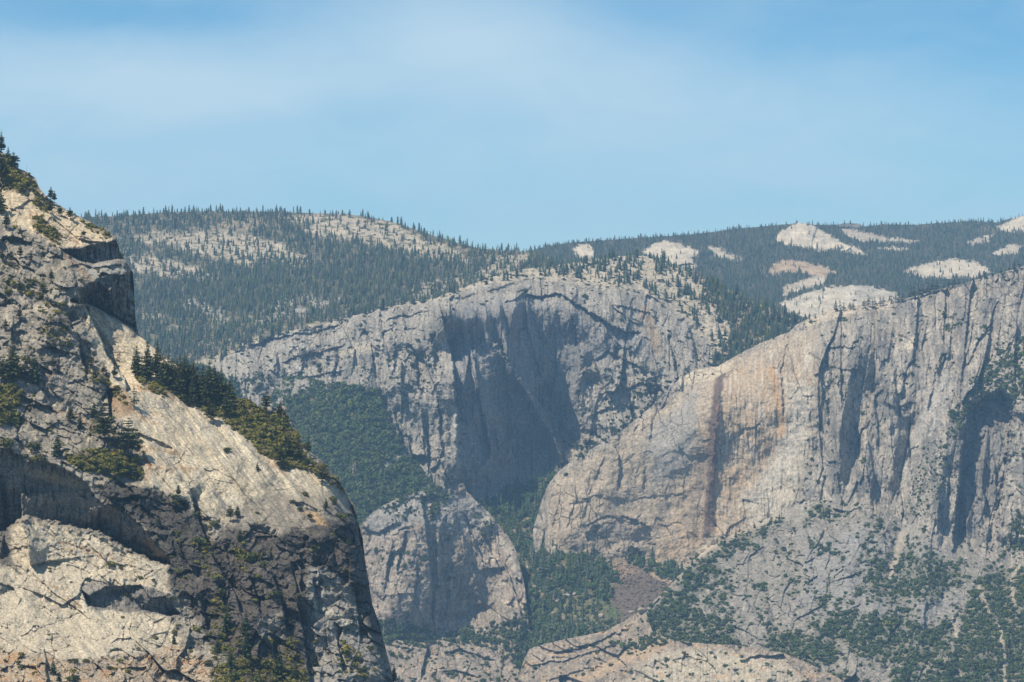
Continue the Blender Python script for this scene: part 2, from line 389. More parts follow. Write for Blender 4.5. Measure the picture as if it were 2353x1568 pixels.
# --- far ridge with bare granite domes
def build_far_ridge():
    L = Layer('far_ridge', [(1150, 600), (1240, 570), (1280, 562), (1330, 556), (1400, 552), (1480, 546), (1560, 541), (1620, 536), (1690, 526), (1740, 522), (1790, 517), (1815, 515), (1840, 512),
              (1870, 517), (1925, 517), (1940, 513), (1975, 514), (1985, 521), (2030, 516), (2100, 517), (2170, 512), (2240, 508), (2290, 512), (2320, 503), (2353, 496), (2420, 490), (2900, 470)], 800,
              [(2900, 470, 10700), (2900, 800, 8300), (1150, 600, 9600), (1240, 570, 9800), (1480, 545, 10000), (1690, 526, 10300), (1840, 513, 10300), (2100, 515, 10700), (2353, 497, 10700), (2420, 490, 10700),
               (1240, 620, 9200), (1500, 620, 9300), (1700, 600, 9500), (1900, 600, 9600), (2200, 590, 9900), (2400, 590, 9900), (1700, 680, 8700), (1950, 660, 8700), (2200, 650, 9100), (2400, 640, 9200), (1500, 800, 7900), (1900, 800, 7900), (2400, 800, 8200)], 12, rough=.8, fine=(1150, 2385))
    L.D += 60 * L.n(120, 1) + 25 * L.n(40, 2)
    L.C[:] = (.06, .06, .036); L.tint(sst(.15, .5, L.n(30, 5)), (.12, .10, .065)); L.tint(sst(.25, .5, L.n(9, 6)), (.24, .20, .15), .4)
    bare = np.zeros(L.U.shape)
    D = [  # outline of each bare dome, bulge towards us
        ([(1782, 541), (1800, 530), (1822, 517), (1842, 511), (1862, 517), (1890, 532), (1915, 545), (1940, 560), (1965, 567), (1992, 585), (1985, 588), (1950, 578), (1915, 572), (1880, 578), (1850, 570), (1805, 562), (1785, 555)], 55, PALE),
        ([(1925, 516), (1950, 512), (1978, 513), (1984, 522), (1960, 524), (1935, 523)], 12, (.20, .185, .17)),
        ([(1930, 524), (1960, 527), (1995, 536), (2040, 546), (2110, 553), (2105, 557), (2040, 558), (1990, 556), (1950, 545)], 15, CREAM),
        ([(2075, 627), (2105, 612), (2150, 601), (2195, 596), (2235, 600), (2265, 612), (2280, 628), (2240, 637), (2190, 640), (2130, 638)], 60, PALE),
        ([(1790, 695), (1830, 682), (1880, 665), (1930, 657), (1985, 657), (2030, 664), (2060, 672), (2090, 700), (2000, 740), (1880, 740), (1800, 715)], 70, (.46, .41, .335)),
        ([(1478, 580), (1500, 562), (1525, 553), (1550, 556), (1580, 566), (1610, 578), (1590, 592), (1600, 615), (1555, 620), (1520, 596), (1490, 590)], 30, PALE),
        ([(1620, 565), (1650, 570), (1680, 585), (1705, 597), (1690, 600), (1650, 590)], 8, CREAM),
        ([(1315, 573), (1335, 562), (1355, 564), (1368, 580), (1368, 597), (1330, 597)], 15, PALE),
        ([(1775, 605), (1800, 596), (1850, 602), (1900, 615), (1925, 628), (1890, 636), (1830, 625), (1775, 632), (1765, 625)], 8, (.40, .30, .20)),
        ([(1800, 660), (1840, 645), (1880, 632), (1900, 640), (1890, 655), (1850, 665), (1800, 680)], 8, CREAM),
        ([(2290, 522), (2320, 508), (2353, 496), (2420, 490), (2420, 528), (2353, 530), (2310, 533)], 25, PALE),
        ([(2225, 558), (2260, 542), (2282, 540), (2270, 552), (2235, 562)], 5, CREAM), ([(2275, 585), (2320, 562), (2350, 565), (2340, 580), (2290, 588)], 5, CREAM), ([(2020, 570), (2060, 567), (2090, 572), (2060, 577)], 2, CREAM)]
    for k, (p, h, c) in enumerate(D):
        m = L.mask(p, 2.5, 5, k, 10, 1.5, .8); core = L.mask(p, 18, 1, k, 14)
        L.D -= 1.7 * h * core; n = np.clip(.92 + .4 * L.n(14, 20 + k, 5, 2.2, .7) + .25 * L.n(3, 40 + k, 3, 3, .5), .5, 1.2)
        L.tint(m, c); L.C *= (1 + m * (n - 1))[..., None]; bare = np.maximum(bare, m)
    L.fault([(1925, 522), (1950, 524), (1985, 523)], 25, 8, jag=1, taper=6)
    L.blocks(bare, 120, 34, k=3); L.blocks(bare, 45, 14, k=4); L.blocks(bare, 18, 5, k=5)
    L.veg = (1 - bare) * np.clip(.9 + .8 * L.n(30, 9), .25, 1.2) + bare * sst(.15, .45, L.n(9, 77, 4, 1.6, .7)) * .45
    L.build(ROCK_FAR, 'distant forested ridge with bare granite domes under the sky', 'ridge')
    return L

# --- wooded hill with open granite, beyond the central rim
def build_wooded_hill():
    L = Layer('wooded_hill', [(-350, 540), (0, 512), (150, 500), (200, 499), (280, 497), (330, 492), (380, 489), (420, 487), (480, 486), (560, 486), (640, 487), (740, 491), (800, 493), (850, 499), (900, 510), (950, 526), (1000, 543), (1050, 558), (1100, 571), (1150, 577), (1210, 578), (1260, 590), (1330, 620)], 900,
              [(-350, 540, 8300), (-350, 900, 6800), (150, 500, 8300), (480, 486, 8500), (740, 490, 8500), (1000, 543, 8200), (1200, 578, 7900), (1330, 620, 7800), (200, 600, 7900), (600, 600, 7850), (900, 600, 7800), (1200, 610, 7700),
               (300, 650, 7550), (600, 660, 7500), (900, 660, 7350), (1200, 640, 7500), (330, 740, 7150), (600, 740, 7050), (800, 700, 7100), (400, 860, 6700), (600, 800, 6850), (900, 800, 6900), (1330, 900, 6900)], 21, rough=.8, fine=(150, 1340))
    L.D += 45 * L.n(110, 1) + 20 * L.n(40, 2) + 8 * L.n(14, 3)
    L.C[:] = (.125, .11, .07); L.tint(sst(-.1, .3, L.n(14, 5, 4, 2, .7)), (.075, .075, .04)); L.tint(sst(.12, .35, L.n(7, 6, 4, 2.2, .5)), (.34, .29, .22), .6)
    bare = np.zeros(L.U.shape)
    B = [([(310, 545), (350, 532), (400, 540), (450, 528), (520, 530), (590, 545), (650, 565), (700, 590), (740, 600), (690, 612), (620, 600), (590, 620), (540, 608), (470, 590), (400, 570), (320, 560)], CREAM, .9),
         ([(300, 590), (340, 585), (400, 600), (460, 615), (515, 640), (470, 645), (400, 640), (330, 625), (300, 625)], CREAM, .9),
         ([(450, 520), (520, 505), (600, 505), (640, 520), (580, 530), (500, 528)], (.36, .29, .21), .6),
         ([(640, 498), (760, 494), (850, 502), (910, 515), (960, 545), (1000, 575), (940, 590), (890, 570), (820, 555), (740, 545), (690, 530), (720, 515)], CREAM, .95),
         ([(950, 555), (1010, 560), (1060, 580), (1080, 605), (1000, 605), (960, 590)], CREAM, .8),
         ([(640, 690), (690, 680), (740, 678), (720, 695), (650, 705), (600, 715)], (.36, .33, .29), 1.), ([(570, 740), (660, 715), (740, 690), (790, 680), (770, 700), (680, 722), (600, 745)], (.30, .28, .25), 1.),
         ([(400, 695), (430, 688), (470, 692), (515, 712), (500, 722), (440, 712), (405, 708)], (.36, .34, .31), 1.), ([(318, 715), (360, 720), (385, 735), (340, 735)], CREAM, .9), ([(470, 715), (520, 725), (540, 745), (500, 745)], (.34, .31, .27), .8),
         ([(440, 830), (520, 800), (600, 770), (680, 755), (740, 742), (800, 728), (900, 705), (1000, 680), (1000, 700), (900, 735), (740, 770), (600, 810), (450, 870)], (.37, .32, .25), .85),
         ([(930, 660), (1010, 640), (1090, 620), (1150, 600), (1210, 585), (1230, 600), (1150, 630), (1050, 655), (960, 690)], CREAM, .75), ([(1110, 590), (1180, 585), (1240, 592), (1230, 605), (1150, 605)], CREAM, .7)]
    for k, (p, c, a) in enumerate(B):
        m = L.mask(p, 7, 7, k, 22, 1.8, .7) * a; n = np.clip(.92 + .35 * L.n(12, 20 + k, 4, 2, .8), .6, 1.25)
        L.tint(m, c); L.C *= (1 + m * (n - 1))[..., None]; bare = np.maximum(bare, m)
    chap = sst(.08, .22, L.n(9, 88, 4, 2.4, .6)) * bare
    L.tint(chap, SCRUB, .9)
    L.blocks(np.full(L.U.shape, 1.), 60, 12, k=3, ax=1.6, ay=.6); L.blocks(np.full(L.U.shape, 1.), 22, 5, k=4, ax=1.6, ay=.6)
    L.fault([(1150, 600), (1000, 655), (900, 688)], -14, 60, jag=5)
    L.veg = np.clip((1 - bare) * (.85 + 1.0 * L.n(34, 9)) + .07 + .3 * bare * sst(.1, .4, L.n(18, 99)) + chap * .05, .02, 1.15)
    dense = L.mask([(300, 660), (500, 610), (700, 590), (800, 600), (900, 575), (1050, 600), (1100, 640), (900, 690), (700, 680), (600, 720), (300, 720)], 15, 14, 60, 40)
    L.veg = np.maximum(L.veg, dense * 1.15); low = L.mask([(300, 650), (700, 640), (1000, 640), (1050, 665), (740, 740), (500, 800), (440, 860), (300, 860)], 20, 14, 61, 40); L.veg = np.maximum(L.veg, low * np.clip(.55 + 1.2 * L.n(30, 62), 0, 1.1) * (1 - .8 * bare)); L.tint(dense * (1 - bare), (.07, .07, .04), .7)
    L.chap = chap
    L.build(ROCK_FAR, 'wooded hill with open slabs of pale granite beyond the cliff rim', 'hill')
    return L

# --- oak covered slope between the near cliff and the central wall
def build_oak_slope():
    L = Layer('oak_slope', [(150, 790), (480, 850), (540, 880), (600, 880), (660, 872), (720, 880), (800, 890), (860, 900), (900, 985), (925, 1035), (960, 1075), (985, 1110), (1010, 1135), (1040, 1150), (1080, 1165)], 1700,
              [(150, 790, 6600), (150, 1330, 6050), (600, 1700, 5500), (1000, 1700, 5550), (150, 1700, 5600), (480, 850, 6420), (660, 875, 6400), (860, 900, 6330), (900, 985, 6260), (985, 1110, 6130), (1080, 1165, 6080), (600, 1000, 6230), (800, 1050, 6120), (700, 1150, 6020), (850, 1190, 5950), (1000, 1330, 5900), (600, 1330, 5900)], 31, rough=2, fine=(470, 1090))
    L.D += 30 * L.n(90, 1) + 10 * L.n(25, 2); L.C[:] = (.13, .115, .07); L.tint(sst(.25, .5, L.n(18, 5)), GREY, .7)
    scree = np.maximum(L.line([(945, 1025), (925, 1045), (900, 1062), (880, 1072)], 6, 4), L.line([(960, 1010), (945, 1030)], 5, 3)); L.tint(scree, (.40, .36, .30))
    L.veg = np.clip(1 - scree * 1.3 - .8 * sst(.4, .6, L.n(14, 9)), 0, 1)
    L.build(ROCK_FAR, 'slope under a closed cover of oaks below the central cliff', 'slope'); return L

def rockface(L, w, grain, tone=.36):
    """shared look of bare rock: vertical streaks, mottling and pale joints"""
    st = L.n(26, 50, 5, .22, 2.2); mt = L.n(34, 51, 5); fine = L.n(4.5, 52, 3, .8, 1.5)
    L.C *= np.clip(1 + w * (tone * 1.3 * st + tone * 1.2 * mt + tone * 1.3 * fine), .35, 1.6)[..., None]

# --- central cliff
def build_central_cliff():
    L = Layer('central_cliff', [(150, 960), (420, 880), (460, 850), (500, 830), (560, 797), (620, 772), (680, 758), (740, 745), (810, 727), (880, 707), (940, 695), (1000, 686), (1040, 668), (1080, 655), (1130, 637), (1170, 626), (1210, 617), (1260, 613),
              (1320, 603), (1380, 594), (1430, 588), (1480, 588), (1520, 597), (1560, 612), (1600, 628), (1640, 648), (1680, 670), (1720, 690), (1770, 708), (1840, 735), (1900, 770)], [(150, 1250), (420, 1250), (800, 1250), (900, 1300), (1900, 1300)],
              [(150, 960, 6420), (150, 1250, 6200), (420, 880, 6450), (500, 830, 6480), (620, 772, 6500), (740, 745, 6520), (880, 707, 6560), (1000, 687, 6560), (1080, 655, 6640), (1210, 617, 6800), (1320, 603, 6900), (1430, 588, 6980), (1560, 612, 6950), (1680, 670, 6820), (1840, 735, 6700), (1900, 770, 6650),
               (560, 880, 6370), (700, 850, 6400), (860, 880, 6340), (900, 800, 6400), (980, 760, 6420), (1040, 800, 6400), (1110, 650, 6590), (1200, 640, 6640), (1300, 645, 6660), (1400, 655, 6670), (1500, 695, 6640),
               (960, 1000, 6300), (960, 800, 6400), (1000, 850, 6345), (1000, 740, 6400), (1058, 1140, 6262), (1058, 1080, 6230), (1048, 960, 6240), (1042, 850, 6252), (1028, 740, 6328), (1020, 702, 6350),
               (1160, 1140, 6336), (1160, 1040, 6350), (1160, 900, 6368), (1160, 760, 6388), (1150, 692, 6410), (1270, 1060, 6430), (1280, 900, 6462), (1290, 760, 6482), (1290, 692, 6500), (1330, 900, 6450), (1345, 760, 6466), (1320, 1040, 6400), (1420, 780, 6440), (1420, 700, 6520), (1500, 850, 6400), (1600, 800, 6500), (1700, 760, 6600), (1650, 880, 6400), (1500, 1000, 6320), (1400, 960, 6368), (1400, 1080, 6290),
               (800, 1250, 6100), (1060, 1300, 6120), (1300, 1300, 6150), (1600, 1200, 6200), (1900, 1000, 6300), (420, 1250, 6150)], 41, rough=1.5, step=STEP * .9, fine=(425, 1905))
    one = np.ones(L.U.shape)
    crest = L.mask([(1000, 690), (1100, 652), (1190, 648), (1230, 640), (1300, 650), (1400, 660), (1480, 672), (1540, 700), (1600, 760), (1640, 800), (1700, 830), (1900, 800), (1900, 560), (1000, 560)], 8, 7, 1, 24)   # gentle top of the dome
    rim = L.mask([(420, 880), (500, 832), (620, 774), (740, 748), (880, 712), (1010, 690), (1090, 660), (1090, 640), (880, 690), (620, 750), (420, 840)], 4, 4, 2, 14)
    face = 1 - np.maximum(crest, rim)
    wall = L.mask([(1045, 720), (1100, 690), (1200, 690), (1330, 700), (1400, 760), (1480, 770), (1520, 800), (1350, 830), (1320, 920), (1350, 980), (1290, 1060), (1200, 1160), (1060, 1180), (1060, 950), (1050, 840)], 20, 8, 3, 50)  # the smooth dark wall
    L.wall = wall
    L.D += 22 * L.n(150, 1) + 10 * L.n(55, 2)
    rough = face * (1 - .75 * wall)
    # great corner that keeps the wall in shade, the ribs and the alcove
    L.fault([(1058, 1190, .5), (1056, 1100, .7), (1052, 1000, 1.), (1046, 900, 1.), (1040, 830, 1.), (1026, 770, .8), (1012, 715, .6), (1006, 690, .3)], 72, 500, jag=5, k=1, taper=8)
    L.fault([(1120, 760, .4), (1150, 800, .9), (1180, 850, 1), (1215, 900, 1), (1250, 950, 1), (1280, 1010, .8), (1305, 1070, .4)], -42, 34, jag=8, k=2, e=5)
    L.fault([(1305, 1080), (1265, 980), (1240, 930), (1215, 890)], 45, 60, jag=6, k=12)
    L.fault([(1240, 870, .4), (1250, 800, .8), (1225, 740, 1), (1210, 690, .8), (1200, 660, .4)], 30, 60, jag=7, k=3)
    L.fault([(1150, 700, .3), (1200, 680, .9), (1290, 676, 1), (1360, 720, 1), (1420, 758, 1), (1480, 765, .6)], 30, 50, jag=5, k=4)
    L.fault([(1340, 880, .6), (1335, 820, 1), (1325, 760, 1), (1305, 700, .6)], -30, 120, jag=6, k=5)
    L.fault([(1330, 1000, .5), (1335, 930, 1), (1330, 880, .8), (1345, 830, .5)], -36, 60, jag=8, k=6)
    L.fault([(1100, 1010, .2), (1105, 900, .6), (1085, 800, .7), (1075, 730, .5)], 26, 100, jag=5, k=7)
    L.fault([(1170, 1150, .2), (1168, 1050, .7), (1160, 960, .7), (1130, 900, .4)], 20, 90, jag=4, k=8)
    L.fault([(1100, 1150), (1095, 1050), (1090, 960)], 12, 70, jag=3, k=9)
    for x, y, rx, ry, h, a in [(1200, 880, 15, 60, 66, -28), (1240, 955, 17, 60, 78, -30), (1282, 1030, 16, 60, 70, -24), (1164, 800, 11, 55, 44, -14), (1180, 725, 13, 55, 46, 6), (1192, 692, 18, 30, 34, 10), (1120, 740, 8, 50, 20, 0), (1092, 830, 6, 70, 14, -4), (1130, 1040, 5, 90, 10, 0), (1215, 1080, 6, 50, 14, -10), (1250, 820, 9, 50, 22, 4), (1310, 720, 16, 40, 30, 0), (1080, 1110, 8, 40, 18, -10), (1330, 860, 12, 50, 26, 10)]: L.bump(x + 0 * y, y, rx, ry, h, a, 1.)
    L.bump(1048, 1020, 9, 75, 22, 0, 2)                                # sunlit pillar at the corner
    for k, (x0, y0, x1, y1, h) in enumerate([(930, 1080, 900, 930, 26), (985, 1100, 965, 930, 30), (880, 1000, 862, 900, 30), (1012, 1020, 1000, 880, 26), (960, 900, 950, 800, 30), (900, 870, 905, 780, 26), (1000, 860, 985, 760, 26), (850, 880, 855, 800, 18),
                                             (760, 880, 770, 800, 16), (680, 880, 700, 800, 16), (620, 870, 640, 800, 14), (930, 780, 925, 720, 20), (975, 1190, 960, 1090, 24), (1025, 1140, 1015, 1060, 22), (1450, 1000, 1440, 880, 24), (1500, 960, 1480, 860, 26), (1560, 900, 1530, 760, 30), (1600, 850, 1580, 740, 24), (1420, 1060, 1400, 980, 20), (1510, 760, 1495, 700, 22), (1660, 800, 1640, 720, 22), (1450, 790, 1440, 740, 14)]):
        L.fault([(x0, y0, .5), ((x0 + x1) / 2 + 4, (y0 + y1) / 2, 1), (x1, y1, .5)], h, 30, jag=6, k=20 + k)
    for k, p in enumerate([[(560, 800), (620, 778), (700, 765), (790, 745)], [(640, 835), (700, 815), (770, 800), (800, 790)], [(640, 870), (720, 862), (800, 850)], [(1350, 830), (1400, 810), (1440, 830), (1500, 860)], [(1420, 900), (1480, 880), (1530, 890)], [(1350, 960), (1420, 930), (1480, 940)], [(1400, 700), (1460, 712), (1520, 730)], [(880, 740), (940, 722), (1000, 712)]]):
        L.fault(p, 13, 22, jag=5, k=60 + k)
    L.blocks(rough, 90, 40, ax=.7, ay=2.1, ang=8, k=1, tilt=.7); L.blocks(rough, 38, 12, ax=.75, ay=1.6, ang=8, k=2, tilt=.8); L.blocks(rough, 15, 4.5, ax=.8, ay=1.4, ang=12, k=3, tilt=.8)
    L.blocks(wall, 110, 26, ax=.6, ay=2.2, ang=4, k=44, tilt=.5); L.blocks(wall, 50, 12, ax=.5, ay=2.4, ang=2, k=4, tilt=.5); L.blocks(wall, 20, 4, ax=.5, ay=2.6, k=5, tilt=.5); L.blocks(wall, 8, 1.4, ay=2, k=45)
    L.D += 7 * rough * (L.n(24, 5, 4, .5, 2.4))
    L.blocks(crest + rim, 50, 14, ax=1.6, ay=.5, ang=-8, k=6); L.blocks(crest + rim, 18, 5, ax=1.6, ay=.6, k=7)
    # colours
    L.C[:] = (.275, .25, .215); rockface(L, face, 1)
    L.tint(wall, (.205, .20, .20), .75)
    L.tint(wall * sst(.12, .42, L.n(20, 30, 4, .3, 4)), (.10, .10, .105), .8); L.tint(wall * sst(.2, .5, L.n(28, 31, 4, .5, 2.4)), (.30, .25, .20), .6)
    L.tint(face * sst(.2, .5, L.n(40, 32, 5, .7, 1.4)), (.15, .145, .14), .55)
    L.tint(face * sst(.3, .5, L.n(12, 33, 4, 1.6, .6)), (.42, .38, .32), .55)
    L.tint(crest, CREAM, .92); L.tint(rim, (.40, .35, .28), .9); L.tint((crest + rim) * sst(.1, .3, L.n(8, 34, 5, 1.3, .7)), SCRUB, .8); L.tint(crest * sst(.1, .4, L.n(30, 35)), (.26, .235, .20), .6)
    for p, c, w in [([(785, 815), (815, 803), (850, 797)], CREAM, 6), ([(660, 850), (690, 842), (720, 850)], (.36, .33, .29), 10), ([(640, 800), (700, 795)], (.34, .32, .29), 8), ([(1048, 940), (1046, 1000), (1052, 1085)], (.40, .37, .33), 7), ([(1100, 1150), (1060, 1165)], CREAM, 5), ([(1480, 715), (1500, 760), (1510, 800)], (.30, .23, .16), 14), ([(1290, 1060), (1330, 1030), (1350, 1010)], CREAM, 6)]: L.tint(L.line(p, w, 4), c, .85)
    v = np.clip(.05 + 1.2 * sst(.08, .4, L.n(60, 40, 4, 1, 1.2)) * sst(-.15, .3, L.n(14, 44, 3, .8, 1.6)) + .9 * sst(.25, .5, L.n(18, 43, 4, 1.3, .8)) - .9 * wall, 0, 1) * face
    for p, a in [([(480, 870), (600, 850), (650, 870), (620, 900), (480, 960)], .9), ([(900, 800), (960, 780), (1000, 830), (990, 900), (930, 960), (890, 900)], .55), ([(1450, 850), (1530, 860), (1560, 900), (1500, 960), (1440, 940)], .75), ([(1300, 1020), (1400, 1000), (1500, 930), (1560, 880), (1600, 860), (1560, 930), (1420, 1030), (1330, 1070)], 1.), ([(1600, 780), (1680, 800), (1680, 880), (1580, 880)], .5)]: v = np.maximum(v, L.mask(p, 10, 8, 3, 25) * a)
    v = np.maximum(v, (crest + rim) * .55 * sst(-.05, .3, L.n(16, 48, 4, 1.5, .8)))
    L.veg = v
    tr = crest * np.clip(.36 + 1.2 * L.n(30, 41), .0, 1); tr = np.maximum(tr, L.mask([(1210, 630), (1290, 600), (1420, 580), (1490, 585), (1470, 640), (1420, 655), (1330, 640)], 10, 9, 31, 24) * .75); tr = np.maximum(tr, L.mask([(1490, 588), (1560, 610), (1640, 648), (1680, 672), (1650, 680), (1580, 645), (1500, 620)], 6, 5, 32, 20) * .9); tr = np.maximum(tr, rim * 1.)
    shoulder = L.mask([(1600, 620), (1700, 690), (1840, 735), (1900, 800), (1700, 880), (1640, 830), (1690, 760), (1640, 700)], 12, 8, 9, 30)
    L.trees = np.maximum(tr, shoulder * 1.); L.shoulder = shoulder; L.crest = crest
    L.tint(shoulder, DUFF, .7)
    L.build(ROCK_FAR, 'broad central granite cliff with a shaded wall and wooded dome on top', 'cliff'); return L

# --- the great cliff of the dry waterfall and the slopes below it on the right
def build_waterfall_cliff():
    L = Layer('waterfall_cliff', [(1225, 1215), (1236, 1180), (1245, 1150), (1258, 1118), (1275, 1092), (1300, 1070), (1330, 1050), (1370, 1025), (1420, 998), (1460, 965), (1500, 932), (1530, 900), (1560, 872), (1600, 848), (1650, 842), (1690, 818), (1740, 792), (1815, 762), (1832, 745), (1850, 736), (1880, 724),
              (1905, 712), (1960, 703), (2000, 700), (2050, 691), (2095, 683), (2140, 670), (2200, 655), (2250, 641), (2300, 627), (2353, 612), (2430, 590), (2900, 470)], 1700,
              [(1230, 1215, 6030), (1280, 1090, 6060), (1420, 998, 6075), (1500, 932, 6130), (1560, 872, 6200), (1650, 842, 6240), (1740, 792, 6180), (1830, 745, 6180), (1920, 705, 6220), (2050, 691, 6220), (2200, 655, 6190), (2353, 612, 6180), (2430, 590, 6180),
               (1300, 1220, 5950), (1370, 1300, 5935), (1450, 1150, 6005), (1560, 1000, 6050), (1640, 900, 6090), (1640, 1050, 6035), (1620, 1250, 5975), (1560, 1340, 5945), (1500, 1240, 5972), (1720, 900, 6070), (1750, 1050, 6005), (1700, 1190, 5965), (1850, 850, 6015), (1900, 1000, 5935), (1850, 1150, 5880), (1950, 760, 6070), (2050, 850, 5970), (2050, 1050, 5830),
               (2200, 800, 5980), (2200, 1000, 5770), (2330, 800, 5940), (2330, 1000, 5730), (2150, 1180, 5640), (2330, 1200, 5560), (1800, 1230, 5890), (1500, 1500, 5850), (1230, 1640, 5800), (1800, 1640, 5700), (2400, 1640, 5400), (1900, 1250, 5800), (2100, 1300, 5600), (2900, 470, 6200), (2900, 1000, 5600), (2900, 1640, 5000)], 51, rough=1.6, step=STEP * .95)
    front = tps([(1800, 1188, 5850), (1730, 1218, 5760), (1690, 1233, 5720), (1640, 1256, 5670), (1590, 1292, 5600), (1545, 1340, 5520), (1505, 1380, 5450), (1462, 1420, 5380), (1438, 1470, 5310), (1700, 1300, 5600), (1600, 1360, 5480), (1900, 1200, 5760), (2000, 1150, 5740), (1900, 1280, 5600), (2050, 1270, 5540), (2150, 1240, 5540), (2330, 1240, 5480), (1500, 1440, 5340), (1700, 1420, 5340), (1900, 1400, 5330), (2100, 1400, 5280), (2350, 1380, 5240), (1440, 1640, 5150), (1800, 1568, 5060), (2100, 1568, 5010), (2400, 1568, 4950), (2400, 1640, 4880), (2900, 1300, 5200), (2900, 1640, 4650), (1200, 1640, 5150), (1600, 1500, 5200)], L.U, L.V)
    fd, fa, fl = sdist(L.U + 3 * L.n(14, 90, 3), L.V + 3 * L.n(14, 91, 3), [(1420, 1700), (1425, 1560), (1438, 1470), (1462, 1420), (1505, 1380), (1545, 1340), (1590, 1292), (1640, 1256), (1690, 1233), (1730, 1218), (1800, 1188), (1880, 1160), (1960, 1165), (2050, 1195), (2150, 1255), (2250, 1285), (2440, 1300), (2950, 1320)])
    ff = np.interp(L.U, [1400, 1640, 1800, 1900, 2450], [2., 3., 14., 40., 50.])
    w = sst(-ff, ff, fd); L.D = L.D * (1 - w) + front * w
    slope = L.mask([(1800, 1188), (1690, 1233), (1590, 1292), (1505, 1380), (1438, 1470), (1400, 1660), (2460, 1660), (2460, 1330), (2250, 1290), (2150, 1260), (2050, 1190), (1950, 1160), (1880, 1150)], 14, 8, 1, 40)
    smooth = L.mask([(1260, 1115), (1420, 1000), (1560, 900), (1680, 830), (1800, 770), (1870, 760), (1880, 900), (1860, 1050), (1820, 1150), (1740, 1215), (1640, 1260), (1560, 1345), (1400, 1330), (1260, 1260)], 18, 8, 2, 50)
    L.slope = slope; L.smooth = smooth; rugged = (1 - slope) * (1 - smooth)
    ledge = L.mask([(1560, 872), (1600, 848), (1650, 842), (1690, 825), (1670, 855), (1640, 872), (1600, 880), (1565, 885)], 4, 3, 3, 14)
    rim = L.mask([(1840, 740), (1905, 712), (2000, 700), (2050, 691), (2040, 712), (1960, 722), (1880, 745), (1850, 752)], 4, 4, 4, 12)
    L.D += 20 * L.n(140, 1) + 8 * L.n(50, 2)
    # main chimney left of the fall, pillars and corners
    L.fault([(1620, 1240, .3), (1622, 1150, .7), (1632, 1050, 1), (1640, 980, 1), (1646, 900, .7), (1655, 860, .4)], -30, 40, jag=3, k=2, e=6)
    L.fault([(1640, 1240, .4), (1640, 1150, .8), (1645, 1050, 1), (1652, 980, .8), (1662, 900, .4)], 14, 30, jag=3, k=3, e=4)
    for k, (p, h, w) in enumerate([
        ([(1800, 960), (1798, 900), (1795, 850), (1812, 775)], 16, 10), ([(1780, 1000), (1788, 900), (1790, 830)], 6, 30), ([(1870, 1050), (1862, 960), (1850, 880)], 8, 40),
        ([(1955, 1060, .3), (1950, 960, 1), (1930, 900, 1), (1918, 860, .5)], 34, 26), ([(1920, 1080), (1905, 980), (1900, 900)], 14, 40), ([(1985, 1100), (1968, 1020), (1958, 960)], 24, 24), ([(2020, 1050), (2015, 960), (2005, 870)], 20, 30), ([(2070, 1000), (2060, 920), (2055, 850)], 24, 30), ([(2100, 1150), (2090, 1060), (2080, 960)], 24, 26),
        ([(2190, 1280, .4), (2196, 1180, .8), (2205, 1100, 1), (2215, 1000, 1), (2225, 930, .6)], 60, 60), ([(2265, 1250, .5), (2300, 1130, 1), (2318, 1000, 1), (2330, 900, .8)], 40, 30), ([(2150, 1240), (2160, 1150), (2175, 1060)], 30, 24), ([(2130, 1330), (2140, 1250), (2150, 1180)], 22, 24),
        ([(2010, 1200), (2000, 1130), (1990, 1060)], 18, 24), ([(1940, 1190), (1930, 1130), (1925, 1080)], 16, 24), ([(1870, 1330), (1862, 1260), (1850, 1200)], 18, 22), ([(1905, 1230), (1890, 1170), (1880, 1120)], 18, 22), ([(2040, 1330), (2035, 1260), (2030, 1200)], 18, 22), ([(2090, 1290), (2085, 1230), (2075, 1180)], 16, 22),
        ([(1418, 1135), (1425, 1080), (1420, 1040), (1408, 1020)], 22, 26), ([(1365, 1110), (1380, 1070), (1395, 1040)], 10, 20), ([(1476, 1140), (1478, 1100), (1482, 1060)], 10, 20), ([(1492, 1030), (1496, 990), (1500, 950)], 16, 22), ([(1455, 1010), (1462, 985), (1470, 965)], 12, 18), ([(1335, 1200), (1350, 1150), (1360, 1110)], 9, 20), ([(1300, 1230), (1312, 1180), (1330, 1130)], 9, 20), ([(1268, 1230), (1278, 1180), (1290, 1130)], 8, 20),
        ([(2130, 950), (2150, 860), (2180, 800)], 26, 30), ([(2220, 850), (2250, 780), (2290, 730)], 24, 30), ([(2300, 860), (2320, 790), (2350, 740)], 24, 30), ([(2100, 820), (2110, 770), (2125, 720)], 16, 24), ([(1990, 830), (2000, 780), (2005, 730)], 16, 26), ([(1905, 800), (1915, 760), (1925, 730)], 5, 20),
        ([(1940, 1568), (1950, 1500), (1955, 1450)], 18, 24), ([(2040, 1500), (2045, 1440), (2050, 1400)], 20, 24), ([(2120, 1470), (2125, 1420), (2130, 1370)], 22, 24), ([(2180, 1490), (2190, 1440), (2195, 1400)], 18, 24)]):
        L.fault([(q + (1.,))[:3] for q in p], h * .58, w, jag=4, k=10 + k, e=2.)
